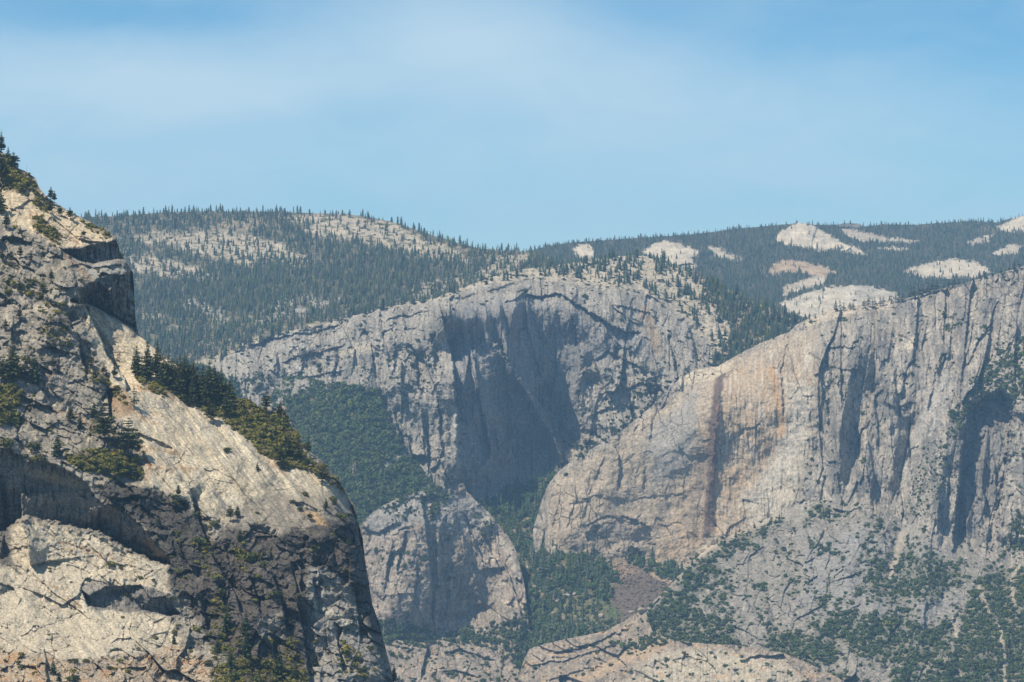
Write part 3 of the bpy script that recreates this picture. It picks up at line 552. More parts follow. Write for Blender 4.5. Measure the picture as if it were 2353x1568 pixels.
    for k, (p, h, w) in enumerate([
        ([(1290, 1170), (1370, 1140), (1450, 1148), (1520, 1140), (1600, 1128)], 7, 18), ([(1500, 1200), (1530, 1212), (1560, 1200), (1590, 1215)], 8, 12), ([(1560, 900), (1600, 915), (1640, 905)], 8, 14),
        ([(1330, 1215, .3), (1380, 1190, .8), (1440, 1185, 1), (1490, 1210, .9), (1510, 1235, .4)], 16, 45), ([(1430, 1275), (1448, 1262), (1466, 1262), (1482, 1290), (1484, 1305)], 16, 22),
        ([(1880, 790), (1930, 800), (1980, 800)], 22, 20), ([(1840, 800), (1890, 830), (1930, 850), (1990, 850)], 14, 20), ([(1890, 725), (1950, 735), (2000, 725)], 16, 18), ([(2050, 760), (2100, 790), (2130, 830)], 14, 24), ([(2020, 925), (2060, 935), (2110, 925)], 16, 24), ([(2160, 720), (2210, 740), (2260, 720)], 12, 20), ([(2260, 690), (2310, 700), (2353, 690)], 12, 20),
        ([(1700, 1245), (1760, 1230), (1800, 1220), (1830, 1215)], 10, 16), ([(1820, 1330), (1880, 1325), (1940, 1340)], 8, 16), ([(1690, 1480), (1760, 1470), (1850, 1490)], 8, 16)]):
        L.fault([(q + (1.,))[:3] for q in p], h * .5, w, jag=6, k=70 + k, e=2.)
    L.undercut([(1345, 1222), (1365, 1206), (1400, 1196), (1440, 1192), (1475, 1204), (1498, 1228), (1504, 1244)], [(1350, 1245), (1375, 1275), (1400, 1284), (1440, 1262), (1470, 1256), (1504, 1252)], 2, 17, k=90, jag=4, e=7, foot=.7)
    L.undercut([(1440, 1300), (1446, 1275), (1462, 1262), (1478, 1270), (1486, 1306)], [(1442, 1312), (1465, 1314), (1486, 1310)], 10, 34, k=91, jag=1)
    L.fault([(2188, 1290, .4), (2196, 1180, .9), (2206, 1100, 1), (2215, 1000, 1), (2228, 920, .6)], 55, 220, jag=6, k=92, e=2); L.fault([(2290, 1250, .5), (2305, 1130, 1), (2320, 1000, 1), (2332, 900, .7)], -50, 90, jag=6, k=93)
    al = L.mask([(2200, 1010), (2225, 925), (2300, 900), (2330, 930), (2315, 1050), (2290, 1180), (2230, 1260), (2190, 1220)], 12, 6, 22); L.D += al * np.clip((L.U - 2190) * .6, 0, 80); L.blocks(al, 40, 16, ax=.5, ay=2.5, k=23, tilt=.8)
    L.bump(2262, 1050, 7, 60, 40, 4)
    for x, y, rx, ry, h, a in [(1932, 990, 20, 120, 62, 5), (1868, 1225, 46, 80, 45, 0), (1992, 1080, 18, 100, 42, -4), (2045, 960, 22, 100, 36, 4), (2085, 1060, 20, 140, -50, 12), (2150, 1130, 34, 130, 62, 8), (1990, 800, 40, 60, 35, 20), (2120, 760, 36, 70, 40, -25), (2230, 740, 40, 80, 45, -30), (2060, 1270, 16, 90, -34, 10), (2130, 1330, 26, 90, 36, 6), (2300, 1330, 20, 110, -36, -8), (1885, 900, 24, 90, 26, 4), (2340, 800, 30, 120, 44, -14), (1950, 1300, 26, 80, 26, 0), (2000, 1430, 24, 70, 24, 10), (2110, 1430, 24, 70, 28, 6)]: L.bump(x, y, rx, ry, h, a)
    L.bump(1240, 1150, 25, 60, -25)
    L.blocks(rugged, 80, 36, ax=.6, ay=2.8, ang=-6, k=1, tilt=.7); L.blocks(rugged, 34, 11, ax=.6, ay=2.6, ang=-8, k=2, tilt=.8); L.blocks(rugged, 14, 4.5, ax=.7, ay=1.6, ang=-8, k=3, tilt=.8)
    L.blocks(smooth, 110, 7, ax=.8, ay=1.5, ang=20, k=4, tilt=.5); L.blocks(smooth, 40, 4, ax=.7, ay=1.6, ang=15, k=5, tilt=.5); L.blocks(smooth, 16, 1.8, k=55)
    L.blocks(slope, 60, 16, ax=.9, ay=1.4, ang=-20, k=6, tilt=.7); L.blocks(slope, 25, 9, ax=.9, ay=1.4, ang=-20, k=7, tilt=.7); L.blocks(slope, 10, 3.5, k=8)
    flute = smooth * L.mask([(1640, 850), (1815, 765), (1880, 800), (1880, 1050), (1800, 1180), (1650, 1260)], 20, 6, 6, 40)
    L.D += flute * (6 * L.n(30, 60, 4, .4, 3.2) + 2.5 * L.n(10, 61, 3, .4, 3))
    L.D += rugged * (4 * L.n(24, 5, 4, .5, 3)) + slope * (5 * L.n(18, 7, 3))
    # colours
    L.C[:] = (.295, .262, .222); rockface(L, 1, 1, .36)
    L.tint(rugged * sst(.02, .34, L.n(60, 32, 5, .6, 1.6)), (.135, .13, .125), .75); L.tint(rugged * sst(.12, .3, L.n(11, 132, 4, .6, 2)), (.11, .107, .105), .6)
    L.tint(smooth, (.36, .292, .218), .88); L.C *= (1 + smooth * (.28 * L.n(24, 70, 5, .8, 1.3) + .3 * L.n(6, 71, 3, .7, 1.4)))[..., None]
    tan = L.mask([(1650, 870), (1720, 830), (1790, 830), (1800, 1000), (1760, 1120), (1700, 1200), (1600, 1270), (1480, 1310), (1540, 1200), (1600, 1050)], 14, 22, 7, 40, .5, 2.)
    L.tint(tan * sst(-.25, .1, L.n(30, 170, 5, .4, 2)), (.39, .285, .185), .75)
    L.tint(flute * sst(.15, .45, L.n(30, 72, 5, .3, 3)), (.40, .27, .16), .75); L.tint(flute * sst(.05, .35, L.n(22, 73, 5, .35, 3)), (.47, .425, .36), .75); L.tint(L.mask([(1700, 1210), (1760, 1120), (1800, 1010), (1830, 900), (1862, 900), (1858, 1040), (1825, 1150), (1760, 1205)], 10, 10, 33, 30, .6, 1.6), (.45, .40, .325), .65); L.tint(flute * sst(.25, .5, L.n(20, 74, 5, .3, 4)), (.17, .155, .145), .8)
    L.tint(L.line([(1770, 850), (1790, 930), (1795, 1000)], 10, 3), (.42, .26, .13), .6); L.tint(L.line([(1730, 1150), (1790, 1080), (1830, 1000), (1840, 900)], 26, 8), (.46, .42, .36), .6)
    L.tint(smooth * L.mask([(1480, 1000), (1560, 930), (1600, 900), (1600, 1000), (1570, 1080), (1500, 1130)], 16, 12, 8, 40), (.27, .265, .255), .6)
    fall = L.line([(1655, 860), (1645, 930), (1638, 1000), (1634, 1080), (1630, 1150), (1624, 1240)], 11, 3, 2); L.tint(fall, (.11, .075, .062), .9); L.tint(L.line([(1650, 930), (1645, 1000), (1640, 1100), (1632, 1200)], 4, 1, 3), (.20, .12, .085), .8)
    L.tint(L.line([(1612, 1060), (1600, 1130), (1585, 1210)], 16, 8), (.21, .17, .14), .6)
    L.tint(L.mask([(1600, 1260), (1640, 1225), (1650, 1250), (1600, 1290)], 6, 5), (.50, .42, .32), .8)
    L.tint(L.mask([(1340, 1220), (1400, 1180), (1480, 1195), (1505, 1240), (1470, 1270), (1370, 1275)], 12, 8), (.245, .21, .175), .6)
    L.tint(smooth * sst(.32, .5, L.n(24, 75, 4, .16, 4)) * (1 - tan), (.17, .165, .16), .5)
    L.tint(ledge, (.47, .40, .30), .9); L.tint(rim, (.43, .37, .29), .9)
    pale = np.maximum(L.line([(2175, 870), (2140, 930), (2110, 990), (2095, 1030), (2080, 1090)], 15, 6), L.line([(2190, 880), (2160, 950), (2135, 1000)], 5, 2)); L.tint(pale, (.40, .375, .34), .6)
    L.tint(L.line([(2100, 780), (2090, 800)], 8, 3), (.50, .44, .34), .8)
    L.tint(L.mask([(2215, 940), (2300, 900), (2320, 1000), (2290, 1150), (2240, 1240), (2200, 1180), (2200, 1030)], 10, 8), (.175, .165, .16), .7)
    L.tint(slope, (.225, .205, .178), .8); L.C *= (1 + slope * (.4 * L.n(20, 76, 5) + .4 * L.n(5, 77, 3)))[..., None]
    low = L.mask([(1850, 1240), (2050, 1200), (2180, 1280), (2200, 1420), (2000, 1480), (1850, 1400)], 30, 20, 9, 50); L.tint(low, (.24, .23, .225), .6)
    ch = L.line([(2075, 1230), (2060, 1280), (2045, 1320)], 8, 6); ch2 = np.maximum(np.maximum(L.line([(2250, 1350), (2270, 1400), (2295, 1440), (2305, 1480), (2310, 1568)], 5, 4), L.line([(2345, 1300), (2325, 1330), (2330, 1390)], 5, 3)), L.line([(2190, 1420), (2200, 1470)], 5, 3)); L.tint(np.maximum(ch, ch2), (.34, .29, .225), .8)
    # vegetation
    d = sst(-.05, .25, L.n(60, 40, 4)) * sst(-.2, .2, L.n(12, 41, 3)) * .75 + .25 * sst(.1, .4, L.n(22, 46, 3))
    v = slope * np.clip(.04 + 1.7 * d, 0, 1) + rugged * np.clip(.02 + .8 * sst(.1, .4, L.n(50, 42, 4, .8, 1.4)) * sst(-.1, .3, L.n(14, 47, 3)), 0, 1)
    for p, a in [([(1420, 1500), (1460, 1420), (1540, 1350), (1600, 1290), (1660, 1260), (1640, 1320), (1590, 1400), (1660, 1420), (1700, 1440), (1680, 1500), (1560, 1520)], 1.), ([(1850, 1440), (1950, 1400), (2060, 1420), (2150, 1440), (2200, 1400), (2180, 1500), (2120, 1540), (1980, 1510)], .75), ([(1990, 1290), (2080, 1260), (2180, 1290), (2220, 1330), (2150, 1380), (2040, 1390), (1980, 1350)], .7), ([(1640, 1256), (1700, 1232), (1790, 1195), (1740, 1240), (1660, 1290)], .8), ([(1750, 1460), (1850, 1450), (1950, 1490), (1900, 1530), (1780, 1530)], 1.),
                 ([(2250, 1330), (2353, 1290), (2430, 1290), (2430, 1660), (2140, 1660), (2140, 1568), (2190, 1500), (2210, 1420), (2230, 1370)], 1.05), ([(2040, 1568), (2070, 1530), (2150, 1560), (2150, 1650), (2040, 1650)], .9), ([(2050, 1290), (2130, 1270), (2150, 1330), (2100, 1380), (2000, 1380)], .75), ([(2250, 870), (2300, 790), (2430, 760), (2430, 920), (2330, 930), (2240, 960), (2200, 1000), (2180, 960)], .8), ([(2130, 1020), (2180, 1000), (2190, 1100), (2120, 1200), (2080, 1180)], .5), ([(1280, 1070), (1330, 1040), (1400, 990), (1380, 1010), (1320, 1065)], .7), ([(2330, 1180), (2430, 1150), (2430, 1280), (2300, 1280)], .7)]:
        v = np.maximum(v, L.mask(p, 9, 13, 3, 26) * min(1.1, a * 1.25))
    L.veg = np.clip(v * (1 - np.maximum(ch, ch2)) * (1 - pale), 0, 1.1)
    bare = L.mask([(1640, 1440), (1750, 1380), (1850, 1260), (1900, 1330), (1850, 1430), (1740, 1450)], 18, 14, 12, 40); L.veg *= 1 - .45 * bare
    L.tint(L.veg * slope, SCRUB, .45)
    L.build(ROCK_FAR, 'great pale granite cliff with the dark stain of a dry waterfall', 'cliff'); return L

# --- wooded gully and the fan of broken rock under the waterfall
def build_gully():
    L = Layer('gully', [(1060, 1180), (1110, 1160), (1145, 1150), (1165, 1125), (1190, 1118), (1215, 1112), (1240, 1105), (1275, 1085), (1300, 1100), (1330, 1210), (1365, 1270), (1400, 1275), (1450, 1282), (1500, 1290), (1560, 1310), (1620, 1330)], 1640,
              [(1060, 1180, 6190), (1150, 1130, 6320), (1260, 1095, 6400), (1200, 1160, 6330), (1200, 1205, 6220), (1240, 1242, 6080), (1300, 1290, 5905), (1370, 1322, 5860), (1440, 1305, 5900), (1500, 1315, 5870), (1560, 1340, 5800), (1300, 1380, 5740), (1400, 1400, 5680), (1222, 1340, 5805), (1500, 1400, 5640), (1218, 1460, 5722), (1150, 1400, 5900), (1100, 1330, 6000), (1100, 1460, 5880), (1400, 1460, 5540), (1290, 1450, 5610), (1600, 1400, 5650), (1100, 1640, 5700), (1600, 1640, 5250)], 61, rough=1.5)
    L.D += 14 * L.n(60, 1) + 8 * L.n(18, 2)
    talus = L.mask([(1395, 1285), (1440, 1290), (1480, 1310), (1530, 1335), (1560, 1345), (1530, 1400), (1480, 1430), (1420, 1440), (1385, 1420), (1400, 1380), (1425, 1345), (1410, 1310)], 9, 8, 1, 24); L.talus = talus
    L.blocks(np.ones(L.U.shape), 10, 6, k=1); L.blocks(talus, 6, 3.5, k=2)
    L.C[:] = (.14, .12, .075); L.tint(sst(.15, .4, L.n(14, 3)), (.30, .24, .17), .8); L.tint(talus, (.125, .098, .08)); L.C *= (1 + talus * .35 * L.n(3.5, 4, 3))[..., None]; L.tint(L.mask([(1395, 1285), (1440, 1290), (1470, 1315), (1420, 1330)], 8, 5), (.27, .20, .14), .8); L.tint(L.line([(1500, 1320), (1540, 1338), (1556, 1345)], 6, 3), (.36, .28, .20), .8)
    open_ = L.mask([(1290, 1360), (1360, 1370), (1400, 1400), (1380, 1440), (1300, 1440), (1260, 1400)], 14, 12, 2, 24)
    green = L.mask([(1370, 1380), (1400, 1385), (1430, 1410), (1400, 1425)], 8, 6, 3); L.tint(green, (.075, .12, .035), .9); L.tint(open_ * sst(-.1, .2, L.n(8, 9)), (.15, .15, .06), .7)
    L.veg = np.clip(1 - talus * 1.05 - open_ * .55, .0, 1)
    L.build(ROCK_FAR, 'wooded gully with a fan of broken rock below the waterfall cliff', 'gully'); return L

# --- pyramid shaped buttress between the gully and the oak slope
def build_buttress():
    L = Layer('buttress', [(520, 1450), (770, 1290), (800, 1250), (835, 1198), (870, 1168), (905, 1150), (935, 1138), (965, 1128), (1000, 1132), (1025, 1146), (1043, 1136), (1056, 1114), (1064, 1110), (1074, 1130), (1095, 1152), (1120, 1175), (1145, 1205), (1168, 1232), (1185, 1265), (1198, 1310), (1206, 1350), (1212, 1400), (1216, 1440), (1224, 1500)], 1700,
              [(520, 1450, 5800), (520, 1600, 5650), (770, 1290, 5850), (840, 1198, 5800), (930, 1140, 5815), (1000, 1130, 5830), (1065, 1138, 5880), (1145, 1205, 5860), (1200, 1320, 5790), (1216, 1440, 5715), (880, 1250, 5760), (860, 1400, 5695), (950, 1250, 5745), (960, 1400, 5690), (985, 1170, 5785), (985, 1250, 5752), (985, 1420, 5726), (1035, 1190, 5800), (1075, 1250, 5806), (1050, 1330, 5778), (1105, 1410, 5790), (1060, 1440, 5760), (1000, 1440, 5728), (1120, 1260, 5835), (1150, 1330, 5785), (1180, 1300, 5790), (1170, 1400, 5737), (1130, 1440, 5750), (770, 1600, 5640), (1000, 1600, 5660), (1224, 1600, 5640)], 71, rough=3.5, fine=(800, 1230))
    L.D += 12 * L.n(90, 1) + 6 * L.n(36, 2)
    one = np.ones(L.U.shape)
    L.fault([(995, 1470, .4), (992, 1400, .8), (990, 1330, 1), (985, 1260, 1), (975, 1190, .8), (968, 1140, .4)], 34, 120, jag=4, k=1, taper=8)
    L.fault([(1030, 1150, .3), (1050, 1200, .7), (1075, 1260, 1), (1095, 1330, .7), (1110, 1400, .3)], -24, 50, jag=6, k=2, e=6)
    L.bump(1008, 1280, 6, 60, 16, 0, 2); L.bump(1003, 1400, 9, 45, 20, 3, 2); L.bump(1035, 1400, 8, 40, 14, 3, 2)
    for k, (p, h, w) in enumerate([([(910, 1330), (920, 1270), (935, 1210)], 14, 24), ([(880, 1370), (890, 1300), (905, 1240)], 12, 24), ([(948, 1420), (955, 1340), (960, 1280)], 12, 20), ([(1115, 1300), (1085, 1230), (1062, 1180)], 18, 24), ([(1160, 1330), (1130, 1270), (1100, 1215)], 16, 24), ([(1190, 1380), (1170, 1320), (1140, 1260)], 14, 20), ([(1205, 1440), (1195, 1400), (1185, 1360)], 10, 16), ([(930, 1200), (940, 1170), (950, 1150)], 10, 20)]): L.fault(p, h, w, jag=4, k=10 + k)
    for k, (p, h, w) in enumerate([([(835, 1215), (870, 1225), (900, 1205), (930, 1200)], 14, 18), ([(1080, 1395), (1105, 1387), (1130, 1400)], 10, 10), ([(870, 1260), (900, 1270), (940, 1260)], 6, 14)]): L.fault(p, h, w, jag=3, k=30 + k)
    L.blocks(one, 70, 16, ax=.8, ay=1.5, ang=18, k=1); L.blocks(one, 28, 8, ax=.8, ay=1.5, ang=18, k=2, tilt=.7); L.blocks(one, 11, 3.5, k=3)
    L.C[:] = (.285, .24, .195); rockface(L, 1, 1, .36); L.tint(L.mask([(840, 1180), (960, 1120), (1080, 1140), (1140, 1210), (1060, 1230), (960, 1200), (860, 1240)], 14, 10), (.27, .26, .25), .7)
    L.tint(sst(.2, .5, L.n(30, 30, 4, .8, 1.3)), (.20, .18, .165), .5); L.tint(sst(.25, .5, L.n(16, 31, 4)), (.42, .35, .27), .5)
    L.tint(L.line([(1155, 1385), (1180, 1395), (1200, 1380)], 7, 4), (.45, .37, .28), .8); L.tint(L.line([(1090, 1170), (1130, 1210), (1170, 1270), (1195, 1340)], 8, 5), (.40, .36, .31), .6)
    v = .02 + .5 * sst(.3, .5, L.n(22, 40)); 
    for p, a in [([(960, 1120), (1040, 1140), (1020, 1180), (980, 1200)], .9), ([(860, 1150), (960, 1125), (960, 1190), (900, 1200)], .5), ([(1070, 1150), (1120, 1200), (1150, 1240), (1110, 1230)], .5), ([(850, 1420), (900, 1425), (960, 1440), (1000, 1450), (1000, 1480), (860, 1480)], 1.), ([(1020, 1455), (1080, 1445), (1130, 1460), (1160, 1490), (1080, 1500), (1020, 1490)], 1.), ([(1120, 1440), (1180, 1420), (1215, 1380), (1225, 1560), (1150, 1500)], .9)]: v = np.maximum(v, L.mask(p, 8, 7, 3, 22) * a)
    L.veg = v
    L.build(ROCK_FAR, 'pyramid shaped granite buttress below the central cliff', 'buttress'); return L

def build_low_rocks():
    L = Layer('low_rocks', [(520, 1430), (820, 1440), (870, 1462), (920, 1472), (980, 1478), (1010, 1470), (1040, 1478), (1090, 1482), (1130, 1498), (1160, 1512), (1185, 1530), (1205, 1560), (1220, 1600)], 1700,
              [(520, 1430, 5500), (520, 1700, 5200), (820, 1440, 5450), (920, 1472, 5440), (1040, 1478, 5430), (1130, 1500, 5400), (1205, 1560, 5330), (900, 1568, 5330), (1000, 1568, 5310), (1100, 1568, 5290), (820, 1700, 5180), (1220, 1700, 5150)], 81, rough=2, fine=(830, 1230))
    one = np.ones(L.U.shape); L.D += 8 * L.n(40, 1)
    for k, (p, h, w) in enumerate([([(965, 1568), (975, 1520), (985, 1480)], 30, 36), ([(1000, 1600), (1005, 1540), (1010, 1490)], -20, 30)]): L.fault(p, h, w, k=k)
    for k, (p, h, w) in enumerate([([(1020, 1500), (1060, 1492), (1110, 1510), (1150, 1520)], 16, 14), ([(1010, 1545), (1050, 1540), (1110, 1560)], 16, 14)]): L.fault(p, h, w, k=9 + k)
    L.blocks(one, 50, 20, k=1); L.blocks(one, 20, 9, k=2); L.blocks(one, 8, 2, k=3)
    L.C[:] = (.25, .212, .175); rockface(L, 1, 1, .36); L.tint(sst(.1, .4, L.n(18, 9)), (.40, .29, .19), .6)
    L.veg = np.clip(.1 + .8 * sst(.1, .4, L.n(22, 40)), 0, 1); L.veg = np.maximum(L.veg, L.mask([(820, 1440), (920, 1470), (980, 1478), (960, 1500), (860, 1490)], 8, 6) * .9)
    L.build(ROCK_FAR, 'low brown rock shelves at the foot of the buttress', 'rocks'); return L

def build_lower_slabs():
    L = Layer('lower_slabs', [(1170, 1600), (1192, 1560), (1203, 1520), (1216, 1492), (1260, 1478), (1310, 1466), (1360, 1458), (1400, 1446), (1440, 1424), (1465, 1408), (1482, 1404), (1490, 1425), (1500, 1452), (1540, 1470), (1600, 1478), (1700, 1484), (1800, 1500), (1870, 1530), (1930, 1560), (1990, 1600)], 1720,
              [(1192, 1560, 5280), (1216, 1492, 5330), (1310, 1466, 5330), (1400, 1446, 5320), (1482, 1405, 5320), (1500, 1460, 5230), (1700, 1484, 5120), (1870, 1530, 5010), (1300, 1568, 5180), (1450, 1500, 5200), (1500, 1568, 5090), (1700, 1568, 5000), (1990, 1600, 4940), (1200, 1720, 5050), (1600, 1720, 4880), (1990, 1720, 4830)], 91, rough=1.5)
    one = np.ones(L.U.shape); L.D += 8 * L.n(60, 1) + 4 * L.n(20, 2)
    for k, (p, h, w) in enumerate([([(1260, 1500), (1330, 1490), (1400, 1465), (1450, 1440)], 14, 14), ([(1210, 1530), (1290, 1520), (1360, 1500), (1430, 1475)], 12, 14), ([(1250, 1568), (1330, 1540), (1400, 1530)], 10, 14), ([(1500, 1520), (1580, 1510), (1650, 1520)], 6, 12)]): L.fault(p, h, w, jag=5, k=k)
    L.blocks(one, 60, 20, ax=1.5, ay=.7, ang=-28, k=1, tilt=.7); L.blocks(one, 24, 9, ax=1.5, ay=.7, ang=-28, k=2, tilt=.7); L.blocks(one, 9, 3, k=3)
    L.C[:] = (.26, .212, .165); rockface(L, 1, 1, .36); pale = L.mask([(1440, 1568), (1480, 1520), (1560, 1490), (1620, 1490), (1700, 1500), (1800, 1520), (1850, 1568), (1850, 1640), (1400, 1640)], 14, 12, 1, 30); L.tint(pale, (.42, .365, .28), .85)
    L.tint(pale * sst(.08, .35, L.n(30, 30, 4, .16, 3)), (.19, .18, .165), .75); L.tint(sst(.1, .4, L.n(26, 33, 5, 1.5, .8)) * (1 - .6 * pale), (.15, .135, .12), .7); L.tint(sst(.2, .45, L.n(24, 31, 4, 1.6, .7)), (.42, .29, .17), .7)
    L.tint(L.line([(1330, 1568), (1400, 1530), (1470, 1500), (1520, 1480)], 14, 8), (.42, .30, .19), .6)
    L.veg = np.clip(.05 + .7 * sst(.2, .5, L.n(20, 40)), 0, 1); L.veg = np.maximum(L.veg, L.mask([(1400, 1480), (1500, 1455), (1540, 1470), (1480, 1500), (1420, 1500)], 8, 6) * .9)
    L.build(ROCK_FAR, 'pale and rust stained granite slabs low in the valley', 'slabs'); return L
# --- near cliff on the left
def build_near_cliff():
    L = Layer('near_cliff', [(-800, -180), (-70, 300), (-20, 335), (0, 345), (20, 362), (38, 385), (58, 394), (80, 408), (92, 434), (112, 457), (129, 467), (154, 483), (185, 499), (215, 515), (246, 533), (262, 545), (270, 558), (275, 576), (288, 602), (300, 614), (305, 624), (307, 645), (309, 691), (312, 737), (319, 771), (345, 793), (369, 813), (400, 835), (440, 862), (500, 903), (540, 915), (600, 934), (640, 938), (652, 936), (658, 950),
              (668, 968), (690, 1000), (705, 1033), (745, 1064), (780, 1108), (800, 1143), (816, 1164), (822, 1200), (832, 1226), (838, 1282), (846, 1330), (856, 1390), (870, 1430), (886, 1490), (906, 1568), (930, 1660)], 1690,
              [(-800, -180, 2330), (-800, 700, 1980), (-800, 1690, 1380), (-70, 300, 2190), (0, 345, 2170), (80, 410, 2150), (185, 499, 2130), (265, 550, 2110), (300, 630, 2070), (319, 771, 2030), (440, 862, 2015), (650, 940, 2010), (780, 1108, 1945), (830, 1230, 1893), (870, 1430, 1840), (930, 1660, 1775),
               (0, 500, 2090), (100, 560, 2070), (0, 700, 1990), (150, 700, 1995), (240, 820, 1985), (0, 880, 1915), (150, 900, 1925), (300, 950, 1930), (450, 950, 1975), (0, 1040, 1850), (200, 1080, 1860), (400, 1060, 1895), (600, 1060, 1935), (550, 1180, 1880), (700, 1180, 1893), (300, 1180, 1830),
               (760, 1300, 1858), (600, 1300, 1818), (450, 1280, 1805), (650, 1420, 1775), (780, 1450, 1812), (500, 1450, 1735), (0, 1200, 1800), (200, 1300, 1780), (100, 1400, 1725), (300, 1450, 1715), (0, 1568, 1610), (200, 1568, 1615), (400, 1568, 1660), (600, 1568, 1695), (760, 1568, 1752), (0, 1690, 1520), (400, 1690, 1570), (800, 1690, 1700)], 101, rough=1.2, rstep=STEP * .95, step=STEP * .9, fine=(-40, 2385))
    one = np.ones(L.U.shape)
    # the right hand skyline rounds away from the sun
    for p, w, h in [([(800, 1143), (822, 1200), (838, 1282), (856, 1390), (886, 1490), (930, 1660)], 15, 60), ([(640, 938), (690, 1000), (745, 1064), (800, 1143)], 8, 16), ([(300, 614), (309, 691), (319, 771)], 10, 30)]:
        d, _, _ = sdist(L.U, L.V, p); L.D += h * np.exp(-np.abs(d) / w)
    slab = L.mask([(200, 700), (320, 775), (440, 865), (500, 905), (560, 960), (640, 1020), (760, 1110), (810, 1170), (780, 1230), (700, 1230), (600, 1210), (500, 1200), (420, 1150), (330, 1110), (330, 1040), (270, 960), (250, 860), (215, 790)], 10, 6, 1, 40)
    upper = L.mask([(0, 430), (80, 440), (250, 540), (270, 570), (140, 575), (90, 540), (0, 500)], 8, 6, 2, 30)
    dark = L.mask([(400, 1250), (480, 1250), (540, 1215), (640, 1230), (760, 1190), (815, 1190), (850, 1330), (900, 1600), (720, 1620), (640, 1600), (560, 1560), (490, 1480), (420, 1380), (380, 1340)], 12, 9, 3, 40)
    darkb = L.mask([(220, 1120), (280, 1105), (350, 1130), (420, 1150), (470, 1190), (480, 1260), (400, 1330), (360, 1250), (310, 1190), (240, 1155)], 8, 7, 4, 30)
    foot = L.mask([(-80, 1480), (60, 1500), (180, 1525), (330, 1505), (420, 1480), (500, 1540), (560, 1600), (560, 1700), (-80, 1700)], 12, 9, 5, 40)
    lowslab = L.mask([(-80, 1250), (60, 1200), (200, 1225), (350, 1290), (390, 1300), (380, 1420), (420, 1480), (330, 1505), (180, 1520), (-80, 1480)], 8, 6, 6, 40)
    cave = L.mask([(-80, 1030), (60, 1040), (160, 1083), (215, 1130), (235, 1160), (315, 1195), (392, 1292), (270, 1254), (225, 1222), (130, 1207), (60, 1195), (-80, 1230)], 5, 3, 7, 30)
    blocky = np.clip(one - slab - cave - .7 * lowslab - .6 * upper, 0, 1)
    L.D += 7 * L.n(120, 1) + 3.5 * L.n(45, 2)
    # stepped roofs and the walls under them
    F_ = L.fault
    L.undercut([(136, 568), (144, 572), (181, 573), (212, 562), (246, 559), (266, 551), (275, 560)], [(140, 574), (160, 588), (185, 603), (215, 612), (245, 606), (270, 600), (287, 602)], 9, 24, jag=1)
    F_([(160, 612), (185, 606), (215, 616), (245, 612), (285, 606)], 4, 40, jag=1.5, k=2, taper=10)
    L.undercut([(160, 690), (172, 682), (186, 668), (204, 650), (225, 648), (232, 654), (252, 668), (262, 660), (265, 650), (285, 640), (305, 627), (309, 640)], [(163, 694), (180, 700), (198, 698), (225, 712), (260, 733), (295, 756), (318, 772), (319, 771)], 9, 48, jag=1.2, k=3, foot=.93)
    F_([(262, 690), (266, 672), (262, 655)], 9, 9, jag=1, k=5, taper=4); F_([(240, 690), (238, 672), (234, 655)], 8, 12, jag=1, k=6, taper=4); F_([(292, 730), (288, 700), (290, 660)], 12, 12, jag=1, k=7, taper=4)
    F_([(250, 600), (252, 580), (250, 562)], 7, 10, jag=1, k=8, taper=4); F_([(215, 598), (214, 582), (210, 566)], 6, 10, jag=1, k=9, taper=4)
    # deep gully left of the pale slab
    F_([(292, 905, .3), (288, 870, .7), (262, 840, 1), (245, 815, 1), (232, 780, 1), (215, 745, 1), (200, 715, 1), (188, 690, .7), (176, 665, .4)], 40, 60, jag=2.5, k=10, taper=8)
    F_([(252, 965), (250, 930), (245, 895)], 24, 12, jag=1.5, k=12, taper=5); F_([(200, 880), (196, 850), (185, 820), (180, 780)], 16, 16, jag=3, k=13); F_([(165, 760), (160, 735), (152, 715)], 14, 14, jag=3, k=14)
    for k, (p, h, w) in enumerate([([(0, 560), (40, 590), (80, 625), (110, 650)], 9, 16), ([(30, 640), (70, 660), (120, 690), (150, 720)], 9, 14), ([(0, 690), (40, 700), (90, 730), (130, 745)], 9, 14), ([(60, 770), (110, 790), (150, 800)], 8, 14), ([(0, 790), (40, 800), (80, 815)], 7, 14), ([(100, 850), (140, 860), (180, 870)], 7, 12), ([(120, 960), (170, 985), (215, 1000)], 7, 12), ([(0, 940), (60, 960), (110, 980)], 6, 14)]): F_(p, h * .35, w, jag=8, k=20 + k)
    # the hollow under the arch
    L.undercut([(-80, 1030), (0, 1036), (27, 1034), (63, 1058), (108, 1062), (162, 1085), (194, 1107), (216, 1133), (234, 1160), (270, 1157), (315, 1196), (360, 1246), (386, 1280), (396, 1296)],
               [(-80, 1240), (10, 1238), (48, 1205), (60, 1196), (81, 1204), (135, 1210), (180, 1219), (225, 1223), (270, 1255), (351, 1292), (396, 1299)], 14, 66, k=30, foot=.9, jag=4)
    F_([(70, 1300, .5), (66, 1270, 1), (62, 1230, 1), (50, 1196, 1), (48, 1130, .7)], -30, 60, jag=1.5, k=32, taper=6)
    F_([(0, 1290), (10, 1230), (8, 1170), (2, 1120)], 14, 25, jag=1.5, k=33); F_([(222, 1222), (222, 1195), (228, 1165)], 14, 14, jag=1, k=34, taper=4); F_([(172, 1215), (176, 1160), (168, 1115)], -7, 22, jag=2, k=35)
    F_([(95, 1205), (110, 1150), (120, 1100)], -5, 22, jag=2, k=36); F_([(60, 1200), (66, 1186), (90, 1188)], -8, 10, jag=1, k=37, taper=5)
